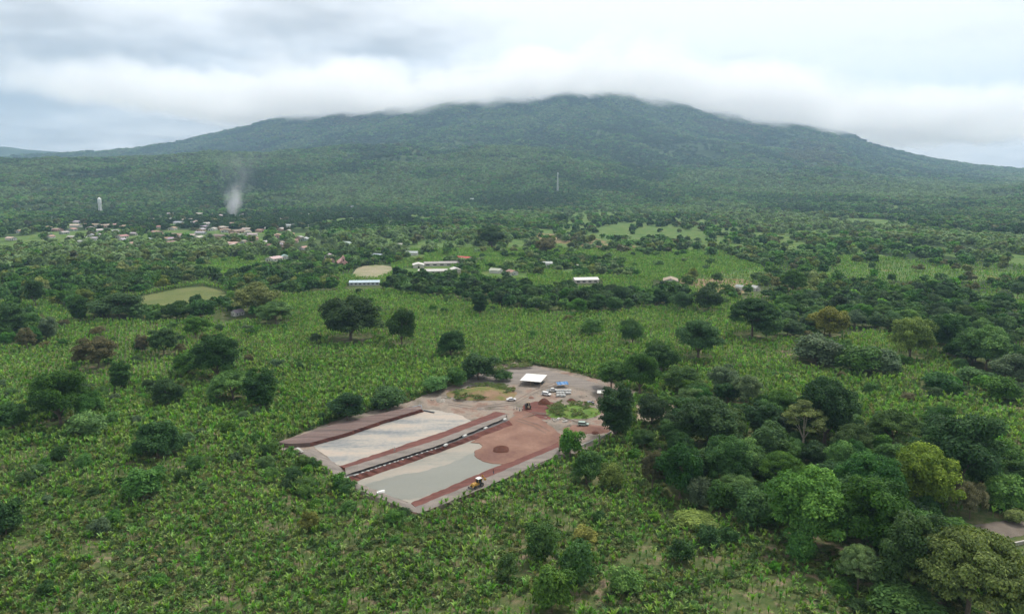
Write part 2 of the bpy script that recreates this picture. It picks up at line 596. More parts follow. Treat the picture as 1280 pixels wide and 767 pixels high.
def roughen(poly, amp=1.2, seed=0):
    q = []
    for i in range(len(poly)):
        a = poly[i]; b = poly[(i + 1) % len(poly)]
        n = max(1, int(math.hypot(b[0] - a[0], (b[1] - a[1]) * 2) / 2.2))
        for k in range(n):
            t = k / n; u = a[0] + (b[0] - a[0]) * t; v = a[1] + (b[1] - a[1]) * t
            q.append((u + amp * 2.6 * (float(fbm(u / 5 + seed, v / 2.5, 3 + seed, 3)) - .5), v + amp * 1.3 * (float(fbm(u / 5 + 90, v / 2.5 + seed, 7, 3)) - .5)))
    return q


def sheet(name, poly, mt, z=0.02, label=None, rough=2.0):
    if rough: poly = roughen(poly, rough, len(poly))
    me = bpy.data.meshes.new(name)
    pts = [P(u, v, 0) for u, v in poly]
    me.from_pydata([(p[0], p[1], z) for p in pts], [], [tuple(range(len(pts)))])
    bm = bmesh.new(); bm.from_mesh(me)
    bmesh.ops.triangulate(bm, faces=bm.faces)
    for f in bm.faces:
        if f.normal.z < 0: f.normal_flip()
    bm.to_mesh(me); bm.free()
    o = link(name, me, mt)
    tag(o, label, name.split('_')[-1], kind='structure')
    return o


def smoothpoly(poly, it=2):
    for _ in range(it):
        q = []
        for i in range(len(poly)):
            a = poly[i]; b = poly[(i + 1) % len(poly)]
            q.append((a[0] * .75 + b[0] * .25, a[1] * .75 + b[1] * .25)); q.append((a[0] * .25 + b[0] * .75, a[1] * .25 + b[1] * .75))
        poly = q
    return poly


M['site'] = soil('site_gravel', [(.09, .10, .05), (.16, .14, .115), (.22, .185, .155), (.27, .225, .185), (.23, .145, .11), (.15, .13, .11)], .09, fine=1.2)
M['red'] = soil('red_scoria', [(.09, .038, .032), (.145, .060, .050), (.18, .083, .068)], .5, stretch=(-BERM, .25))
M['path'] = soil('grey_path', [(.15, .135, .12), (.21, .185, .165), (.26, .225, .20)], .4, stretch=(-BERM, .2))
M['purple'] = soil('bank_top', [(.09, .08, .075), (.14, .10, .092), (.175, .125, .112), (.23, .19, .17)], .45, stretch=(-BERM, .05))
M['cream'] = soil('pond_floor', [(.16, .175, .185), (.24, .245, .24), (.35, .325, .285), (.42, .35, .29), (.34, .31, .27)], .11, rough=.55, stretch=(-BERM, .22), fine=.6, bump=.1)
M['cream2'] = soil('pond_floor_sand', [(.21, .22, .20), (.30, .28, .24), (.35, .30, .25)], .10, rough=.7, stretch=(-BERM, .3), fine=.6, bump=.1)
M['fill'] = soil('brown_fill', [(.15, .08, .065), (.21, .12, .09), (.27, .165, .125)], .08, fine=.9)
M['mound'] = soil('dark_soil', [(.08, .035, .025), (.13, .05, .035)], .8)
M['meadow'] = soil('mown_grass', [(.085, .12, .035), (.12, .145, .045), (.155, .16, .065)], .04)
M['court'] = soil('playing_field', [(.15, .19, .06), (.27, .25, .16), (.34, .28, .20)], .035)
M['asphalt'] = soil('old_road', [(.13, .11, .09), (.19, .16, .135)], .3)
M['track'] = soil('dirt_track', [(.30, .25, .17), (.40, .34, .25)], .3)
M['trench'] = soil('trench_floor', [(.10, .095, .095), (.17, .16, .155)], .8)
M['geo'] = plain('liner', (.06, .075, .09), .5, 0, .3, 1.5)
M['lime_grass'] = soil('lime_grass', [(.07, .13, .025), (.11, .19, .035), (.16, .17, .06)], .25)
M['stone'] = soil('stone_wall', [(.20, .18, .15), (.34, .31, .27)], 1.2)
M['concrete'] = plain('concrete', (.42, .40, .37), .85, 0, .2, 1.0)
M['water'] = soil('silty_water', [(.165, .17, .14), (.20, .20, .165)], .05, rough=.3, stretch=(-BERM, .3), fine=.3, bump=0, spec=.5)

sheet('works_ground', SITE, M['site'], .03, 'bare gravelly ground of the building works')
sheet('meadow', smoothpoly(MEADOW), M['meadow'], .05, 'mown yellow green meadow ringed by trees')
sheet('playing_field', smoothpoly(PITCHF, 1), M['court'], .05, 'worn playing field by the school')
sheet('dirt_path', TRACK, M['track'], .04, 'pale dirt path between the trees right of the works')


# ------------------------------------------------------------------ the works: banks, ponds, fill
def lerp_line(ln, t):
    d = [0]
    for i in range(1, len(ln)): d.append(d[-1] + math.hypot(ln[i][0] - ln[i - 1][0], ln[i][1] - ln[i - 1][1]))
    s = t * d[-1]
    for i in range(1, len(ln)):
        if s <= d[i] + 1e-9:
            k = (s - d[i - 1]) / (d[i] - d[i - 1] + 1e-9)
            a, b = ln[i - 1], ln[i]
            return tuple(a[j] + (b[j] - a[j]) * k for j in range(3))
    return ln[-1]


def bank(name, lines, mats, label, n=40, wob=.22, z0=-.3):
    """lines run along the bank, left to right across it; one material per strip; solid down to the ground"""
    grid = []
    for i in range(n):
        t = i / (n - 1)
        row = []
        for k, ln in enumerate(lines):
            u, v, z = lerp_line(ln, t)
            x, y, _ = P(u, v, z)
            w = wob * (random.random() - .5) * 2
            row.append((x + w, y - w, z + w * .3 if z > .2 else z))
        grid.append(row)
    K = len(lines)
    V = [p for row in grid for p in row]
    Fc, mi = [], []
    for i in range(n - 1):
        for k in range(K - 1):
            Fc.append((i * K + k, (i + 1) * K + k, (i + 1) * K + k + 1, i * K + k + 1)); mi.append(k)
    nb = len(V)
    for i in (0, n - 1):
        for k in range(K): V.append((grid[i][k][0], grid[i][k][1], z0))
    for e, i in enumerate((0, n - 1)):
        for k in range(K - 1):
            Fc.append((i * K + k, i * K + k + 1, nb + e * K + k + 1, nb + e * K + k)); mi.append(k)
    me = bpy.data.meshes.new(name)
    me.from_pydata(V, [], Fc)
    o = link(name, me, mats)
    me.polygons.foreach_set('material_index', mi)
    bm = bmesh.new(); bm.from_mesh(me); bmesh.ops.recalc_face_normals(bm, faces=bm.faces)
    s = sum(f.normal.z for f in bm.faces)
    if s < 0: bmesh.ops.reverse_faces(bm, faces=bm.faces)
    bm.to_mesh(me); bm.free()
    tag(o, label, 'earth bank', kind='structure')
    return o


bank('earth_bank', [[(336, 556, 0), (421, 528.5, 0), (525, 506.5, 0)],
                    [(346, 552.6, 1.4), (423, 528.5, 1.4), (508, 509, 1.4), (525, 505.5, 1.4)],
                    [(362, 554, 1.7), (426, 534, 1.7), (510, 510, 1.7), (526, 507, 1.7)],
                    [(388, 553, 1.6), (432, 541, 1.6), (476, 526, 1.6), (527, 511, 1.6)],
                    [(392, 557, 0), (432, 546, 0), (481, 529, 0), (530, 514, 0)]],
     [M['site'], M['purple'], M['purple'], M['red']], 'purple grey earth bank along the left pond')
bank('earth_bank', [[(424, 582, 0), (550, 540.5, 0), (620, 514, 0)],
                    [(431, 584.5, 1.2), (446, 580.0, 1.7), (550, 548.0, 1.7), (634, 516.5, 1.7)],
                    [(432, 593, 1.2), (446, 588.6, 1.8), (550, 555.5, 1.8), (632, 522, 1.8)],
                    [(432.6, 594.5, .9), (550, 557, .9), (633, 523.2, .9)],
                    [(433.6, 596, .9), (550, 558.5, .9), (635, 524.4, .9)],
                    [(434, 596.6, 1.2), (446, 592.6, 1.7), (550, 559, 1.7), (636, 525, 1.7)],
                    [(443, 602.5, 0), (550, 565, 0), (642, 532, 0)]],
     [M['red'], M['path'], M['trench'], M['trench'], M['trench'], M['red']], 'middle bank with red slopes and a dark trench')
bank('earth_bank', [[(513, 628, 0), (602, 590, 0), (697, 552, 0)],
                    [(520, 633, 1.2), (530, 629, 1.7), (609.5, 596, 1.7), (699, 558, 1.7)],
                    [(523, 641, 1.2), (534, 637.5, 1.7), (587.6, 616.5, 1.7), (617, 604, 1.7), (700, 567, 1.7)],
                    [(527, 647, 0), (588, 622, 0), (617, 609, 0), (701, 573, 0)]],
     [M['red'], M['path'], M['site']], 'outer bank with a red slope and a grey road on top')
bank('earth_bank', [[(392, 560, 0), (425, 582.5, 0), (443, 603, 0), (513, 629, 0), (518, 630, 0)],
                    [(384, 562, 1.2), (421, 586, 1.2), (436, 602, 1.2), (514, 633, 1.2), (521, 634.5, 1.2)],
                    [(376, 564, 1.2), (414, 588, 1.2), (430, 604, 1.2), (516, 639, 1.2), (524, 641, 1.2)],
                    [(368, 567, 0), (410, 592, 0), (428, 609, 0), (520, 647, 0), (527, 647.5, 0)]],
     [M['path'], M['path'], M['site']], 'low near end bank of the ponds')
sheet('pond_floor', [(390, 556), (425, 583), (560, 538), (590, 527), (578, 519), (552, 514), (530, 511), (480, 528), (432, 545)], M['cream'], .06, 'pale silty floor of the left pond with blue grey streaks')
sheet('pond_floor', [(441, 602), (513, 629), (700, 552), (690, 540), (640, 530), (550, 564)], M['cream2'], .06, 'pale sandy floor of the right pond')
sheet('pond_water', smoothpoly([(452, 606), (470, 601), (500, 593), (522, 591), (545, 584), (570, 577), (588, 567), (600, 562), (640, 570), (628, 579.5), (513, 629), (480, 616)], 2), M['water'], .10, 'grey green silty water in the right pond')


def heap(name, u, v, wpx, dpx, hgt, mt, seed=0, n=26, irregular=.25, z=0):
    """a rounded pile on the ground, width and depth as seen in the photo"""
    c = P(u, v, 0)
    a = P(u - wpx / 2, v, 0); b = P(u, v + dpx / 2, 0)
    rx = abs(c[0] - a[0]); ry = abs(c[1] - b[1])
    V = []; Fc = []
    rings = 7
    for k in range(rings):
        t = k / rings
        for i in range(n):
            an = 2 * math.pi * i / n
            w = 1 + irregular * (float(fbm(np.array(math.cos(an) * 1.3 + seed), np.array(math.sin(an) * 1.3 + 5)[()], seed, 3)) - .5) * 2
            hh = hgt * (1 - (1 - t) ** 1.6) * (1 + .25 * (random.random() - .5)) if k else -.1
            V.append((rx * (1 - t) * w * math.cos(an), ry * (1 - t) * w * math.sin(an), hh))
    V.append((0, 0, hgt))
    for k in range(rings - 1):
        for i in range(n):
            Fc.append((k * n + i, k * n + (i + 1) % n, (k + 1) * n + (i + 1) % n, (k + 1) * n + i))
    for i in range(n): Fc.append(((rings - 1) * n + i, (rings - 1) * n + (i + 1) % n, rings * n))
    me = bpy.data.meshes.new(name); me.from_pydata(V, [], Fc)
    o = link(name, me, mt, smooth=True)
    o.location = (c[0], c[1], z)
    return o


# brown fill spread into the far end of the right pond
def fill_slab():
    top = roughen([(588, 553), (598, 554), (602, 557), (600, 561), (594, 564), (592, 569), (596, 573), (604, 577), (614, 579.5), (628, 581), (645, 577), (662, 569), (699, 553), (704, 545), (682, 531), (662, 522), (648, 517), (638, 523), (630, 531)], 1.2, 4)
    n = len(top)
    c = (650, 550)
    V = [P(u, v, 0) for u, v in top]
    V = [(p[0], p[1], .04) for p in V]
    for u, v in top:
        p = P(c[0] + (u - c[0]) * .985, c[1] + (v - c[1]) * .985, 0); V.append((p[0], p[1], .3))
    Fc = [(i, (i + 1) % n, n + (i + 1) % n, n + i) for i in range(n)] + [tuple(range(n, 2 * n))]
    me = bpy.data.meshes.new('earth_fill'); me.from_pydata(V, [], Fc)
    bm = bmesh.new(); bm.from_mesh(me); bmesh.ops.recalc_face_normals(bm, faces=bm.faces)
    if sum(f.normal.z for f in bm.faces) < 0: bmesh.ops.reverse_faces(bm, faces=bm.faces)
    bm.to_mesh(me); bm.free()
    tag(link('earth_fill', me, M['fill']), 'brown earth fill spread over the far half of the right pond', 'earth', kind='structure')


fill_slab()
sheet('earth_patch', smoothpoly([(655, 503), (690, 500), (700, 510), (690, 525), (668, 524), (650, 515)], 2), M['red'], .05, 'red brown earth where the digger stands')
sheet('earth_patch', smoothpoly([(636, 516), (655, 512), (682, 526), (704, 545), (700, 560), (683, 530), (655, 522)], 2), M['fill'], .055, 'pink brown wheel track down to the pond')
tag(heap('soil_heap', 627, 562.5, 22, 9, 1.5, M['mound'], 3, z=.2), 'dark red soil heap on the brown fill of the right pond', 'soil heap')
tag(heap('soil_heap', 680, 503.5, 17, 6, 2.2, M['mound'], 5), 'dark brown cone of soil beside the digger', 'soil heap')
tag(heap('soil_heap', 714, 501.5, 13, 4, 1.4, M['mound'], 8), 'low dark soil heap between the cars and the grassy mound', 'soil heap')
tag(heap('soil_heap', 551, 501, 13, 5, 1.2, M['stone'], 9, irregular=.5), 'heap of grey rubble past the end of the left bank', 'rubble heap')
tag(heap('grassy_mound', 602, 492, 88, 19, 2.4, soil('mound_turf', [(.09, .13, .035), (.15, .16, .05), (.22, .15, .09), (.28, .18, .12)], .12), 11, n=40), 'long brown and green mound of old spoil behind the left pond', kind='structure', cat='mound')
tag(heap('grassy_mound', 716, 515, 74, 19, 1.5, M['lime_grass'], 14, n=40), 'bright green grassy mound in front of the parked cars', kind='structure', cat='mound')
tag(heap('grassy_mound', 735, 536, 62, 13, 1.0, M['fill'], 17, n=40), 'brown earth mound below the tall oval tree', kind='structure', cat='mound')
sheet('road', smoothpoly([(586, 474), (612, 462), (645, 455), (700, 466), (762, 484), (790, 496), (775, 500), (740, 488), (690, 478), (652, 478), (610, 484), (572, 500), (560, 498)], 1), M['path'], .045, 'grey gravel road round the far side of the works')


def wall(name, pts, h, th, mt, label, z=0):
    b = MB()
    for (a, c) in zip(pts[:-1], pts[1:]):
        p, q = P(*a, 0), P(*c, 0)
        L_ = math.hypot(q[0] - p[0], q[1] - p[1])
        b.box(((p[0] + q[0]) / 2, (p[1] + q[1]) / 2, z + h / 2), (L_ - .02, th, h), math.atan2(q[1] - p[1], q[0] - p[0]))
    o = b.build(name, mt, bevel=.03)
    tag(o, label, 'wall')
    return o


wall('stone_wall', [(612, 611), (640, 599), (664, 589), (686, 579), (702, 573.5)], 1.3, .45, M['stone'], 'low dark stone wall along the foot of the outer bank')
wall('stone_wall', [(724, 560), (740, 553), (757, 546), (764, 541)], 1.0, .4, M['concrete'], 'pale low wall between the outer bank and the tall oval tree')


# ------------------------------------------------------------------ scattering
def scatter(name, pts, rot, scl, idx, protos, label, cat):
    pts = np.asarray(pts, np.float32)
    me = bpy.data.meshes.new(name)
    me.vertices.add(len(pts)); me.vertices.foreach_set('co', pts.ravel())
    a = me.attributes.new('rot', 'FLOAT_VECTOR', 'POINT'); a.data.foreach_set('vector', np.asarray(rot, np.float32).ravel())
    a = me.attributes.new('scl', 'FLOAT_VECTOR', 'POINT'); a.data.foreach_set('vector', np.asarray(scl, np.float32).ravel())
    a = me.attributes.new('idx', 'INT', 'POINT'); a.data.foreach_set('value', np.asarray(idx, np.int32))
    o = bpy.data.objects.new(name, me); C.objects.link(o)
    col = bpy.data.collections.new(name + '_kinds')
    for p in protos: col.objects.link(p)
    g = bpy.data.node_groups.new(name, 'GeometryNodeTree')
    g.interface.new_socket('Geometry', in_out='INPUT', socket_type='NodeSocketGeometry')
    g.interface.new_socket('Geometry', in_out='OUTPUT', socket_type='NodeSocketGeometry')
    gi = g.nodes.new('NodeGroupInput'); go = g.nodes.new('NodeGroupOutput')
    ci = g.nodes.new('GeometryNodeCollectionInfo')
    ci.inputs['Collection'].default_value = col
    ci.inputs['Separate Children'].default_value = True
    ci.inputs['Reset Children'].default_value = True
    ip = g.nodes.new('GeometryNodeInstanceOnPoints')
    ip.inputs['Pick Instance'].default_value = True

    def na(nm, ty):
        n = g.nodes.new('GeometryNodeInputNamedAttribute'); n.data_type = ty
        n.inputs['Name'].default_value = nm
        return [s for s in n.outputs if s.enabled and s.name == 'Attribute'][0]
    L = g.links.new
    L(gi.outputs[0], ip.inputs['Points']); L(ci.outputs[0], ip.inputs['Instance'])
    L(na('idx', 'INT'), ip.inputs['Instance Index'])
    L(na('rot', 'FLOAT_VECTOR'), ip.inputs['Rotation']); L(na('scl', 'FLOAT_VECTOR'), ip.inputs['Scale'])
    L(ip.outputs[0], go.inputs[0])
    o.modifiers.new('scatter', 'NODES').node_group = g
    tag(o, label, cat, kind='stuff')
    return o


# ------------------------------------------------------------------ plants
def leaf_mesh(name, cen, nor, size, var, asp=1.6):
    """one small bent leaf spray (a diamond of four corners) per point"""
    n = len(cen)
    r = rng.normal(size=(n, 3))
    t = np.cross(nor, r); t /= np.linalg.norm(t, axis=1)[:, None] + 1e-9
    bt = np.cross(nor, t); bt /= np.linalg.norm(bt, axis=1)[:, None] + 1e-9
    s = size[:, None]
    V = np.empty((n, 4, 3))
    V[:, 0] = cen - t * s * .5 * asp
    V[:, 1] = cen - bt * s * .5 + nor * s * .12
    V[:, 2] = cen + t * s * .5 * asp
    V[:, 3] = cen + bt * s * .5 + nor * s * .12
    Q = np.arange(n * 4).reshape(n, 4)
    return npmesh(name, V.reshape(-1, 3), Q, {'leafvar': ('FACE', var)})


def crown_mesh(name, W_, Hh, base, nclump, nleaf, leaf, shape='round', crad=.27, seed=0):
    """leaf sprays over many clumps spread through the crown's volume"""
    g = np.random.default_rng(seed)
    zc = base + (Hh - base) * .5
    hz = (Hh - base) * .5
    cc, cr, cs = [], [], []
    for k in range(nclump):
        ph = g.uniform(0, 2 * math.pi)
        if shape == 'flat':       # layered umbrella
            rr = math.sqrt(g.uniform(0.0, 1)) * .84
            top = 1 - .75 * rr ** 2.2
            z = base + (Hh - base) * max(0.08, top - g.choice([0, 0, .18, .36]) * g.uniform(.6, 1.1))
            cr.append(W_ * .5 * crad * g.uniform(.7, 1.25)); cs.append((1, 1, .36))
            cc.append((W_ / 2 * rr * math.cos(ph), W_ / 2 * rr * math.sin(ph), z))
        else:
            cz = g.uniform(-.95 if shape == 'oval' else -.72, .95)
            q = math.sqrt(max(0, 1 - cz * cz))
            if shape == 'oval': q = math.sqrt(max(0, 1 - abs(cz) ** 2.6))
            f = g.uniform(.35, .84)
            lob = (1 + .30 * math.sin(ph * 3 + seed) * g.uniform(.4, 1)) * g.uniform(.85, 1.15) if shape != 'oval' else 1.08
            cc.append((W_ / 2 * q * f * lob * math.cos(ph), W_ / 2 * q * f * lob * math.sin(ph), zc + hz * cz * min(f + .12, .9)))
            cr.append(W_ * .5 * crad * g.uniform(.7, 1.3)); cs.append((1, 1, .8))
    cc = np.array(cc); cr = np.array(cr); cs = np.array(cs)
    wgt = cr ** 2; wgt /= wgt.sum()
    ci = g.choice(nclump, nleaf, p=wgt)
    d = g.normal(size=(nleaf, 3)); d /= np.linalg.norm(d, axis=1)[:, None]
    d[:, 2] = np.where(d[:, 2] < -.35, -d[:, 2], d[:, 2])
    rad = cr[ci] * (1 - .45 * g.random(nleaf) ** 2.2) * (1 + .12 * g.normal(size=nleaf))
    cen = cc[ci] + d * cs[ci] * rad[:, None]
    cen[:, 2] = np.maximum(cen[:, 2], .15)
    nor = d * .8 + np.array((0, 0, .55)) + g.normal(size=(nleaf, 3)) * .42
    nor /= np.linalg.norm(nor, axis=1)[:, None]
    cv = g.uniform(.68, 1.32, nclump)
    var = cv[ci] * g.uniform(.62, 1.38, nleaf)
    size = leaf * g.uniform(.6, 1.35, nleaf)
    return leaf_mesh(name, cen, nor, size, var), cc


def trunk_mesh(name, cc, W_, base, r0, seed=0, nl=7, fork=None):
    g = random.Random(seed)
    b = MB()
    fk = fork if fork is not None else max(.6, base * .9 + .5)
    lean = (g.uniform(-.3, .3), g.uniform(-.3, .3))
    p = (0, 0, -.4); rr = r0 * 1.35
    for k, z in enumerate((0.3, fk * .5, fk)):
        q = (lean[0] * z / fk, lean[1] * z / fk, z)
        r1 = r0 * (1 - .12 * k)
        b.tube(p, q, rr, r1, 9); p, rr = q, r1
    order = list(range(len(cc))); g.shuffle(order)
    for k in order[:nl]:
        e = np.array(cc[k]); s = np.array(p)
        m_ = s + (e - s) * .5 + np.array((0, 0, .12 * np.linalg.norm(e - s)))
        b.tube(s, m_, rr * .62, rr * .36, 6); b.tube(m_, e, rr * .36, rr * .10, 6)
        for j in range(2):
            e2 = np.array(cc[g.choice(order)])
            if np.linalg.norm(e2 - m_) < W_ * .4: b.tube(m_, e2, rr * .25, rr * .07, 5)
    return b.mesh(name)


#          W    H   base clumps leaves leaf shape crad  r0
KIND = {
    'mango': [(12, 10, 1.2, 60, 17000, .34, 'round', .27, .38), (12, 10, 1.0, 46, 17000, .34, 'round', .31, .38), (11, 10, 1.4, 72, 16000, .32, 'round', .24, .35)],
    'oval': [(8.5, 14, .4, 90, 20000, .30, 'oval', .30, .35)],
    'broad': [(17, 14, 2.0, 110, 38000, .34, 'round', .21, .5), (16, 14, 2.5, 84, 36000, .34, 'round', .24, .5)],
    'umbrella': [(22, 12, 4.0, 170, 42000, .32, 'flat', .16, .5), (18, 10, 3.2, 90, 22000, .36, 'flat', .22, .45)],
    'airy': [(13, 13, 2.6, 80, 14000, .32, 'round', .19, .3), (13, 12, 2.2, 60, 14000, .32, 'round', .22, .3)],
    'stalk': [(11, 15, 6.8, 34, 8000, .32, 'flat', .26, .36)],
    'shrub': [(5, 3.6, .1, 24, 3400, .24, 'round', .36, .09), (5, 3.2, .1, 30, 3400, .24, 'round', .32, .09)],
    'bush': [(7, 5, .2, 34, 7000, .27, 'round', .32, .16)],
}
PROTO = {}
for kn, lst in KIND.items():
    for i, (w, h, ba, nc, nl, lf, sh, crd, r0) in enumerate(lst):
        me, cc = crown_mesh('crown', w, h, ba, nc, nl, lf, sh, crd, seed=hash(kn) % 7 * 0 + len(kn) * 31 + i * 7)
        me.materials.append(M['leaf'])
        tm = trunk_mesh('trunk', cc, w, ba, r0, i + 3, 8, fork=(4.5 if kn == 'stalk' else None))
        tm.materials.append(M['pale_bark'] if kn == 'stalk' else M['bark'])
        PROTO.setdefault(kn, []).append((me, tm, w, h))

COL = {'dark': (.046, .118, .027), 'deep': (.034, .086, .025), 'mid': (.080, .182, .037), 'bright': (.100, .240, .038), 'lime': (.165, .260, .046), 'olive': (.140, .185, .046),
       'pale': (.140, .225, .085), 'grey': (.092, .160, .072), 'brown': (.150, .160, .065), 'yellow': (.23, .24, .056), 'rust': (.140, .135, .062)}
CW = {'dark': 'dark green', 'deep': 'very dark green', 'mid': 'mid green', 'bright': 'fresh green', 'lime': 'yellow green', 'olive': 'olive green', 'pale': 'pale green', 'grey': 'grey green',
      'brown': 'brownish', 'yellow': 'yellowish', 'rust': 'rusty brown'}

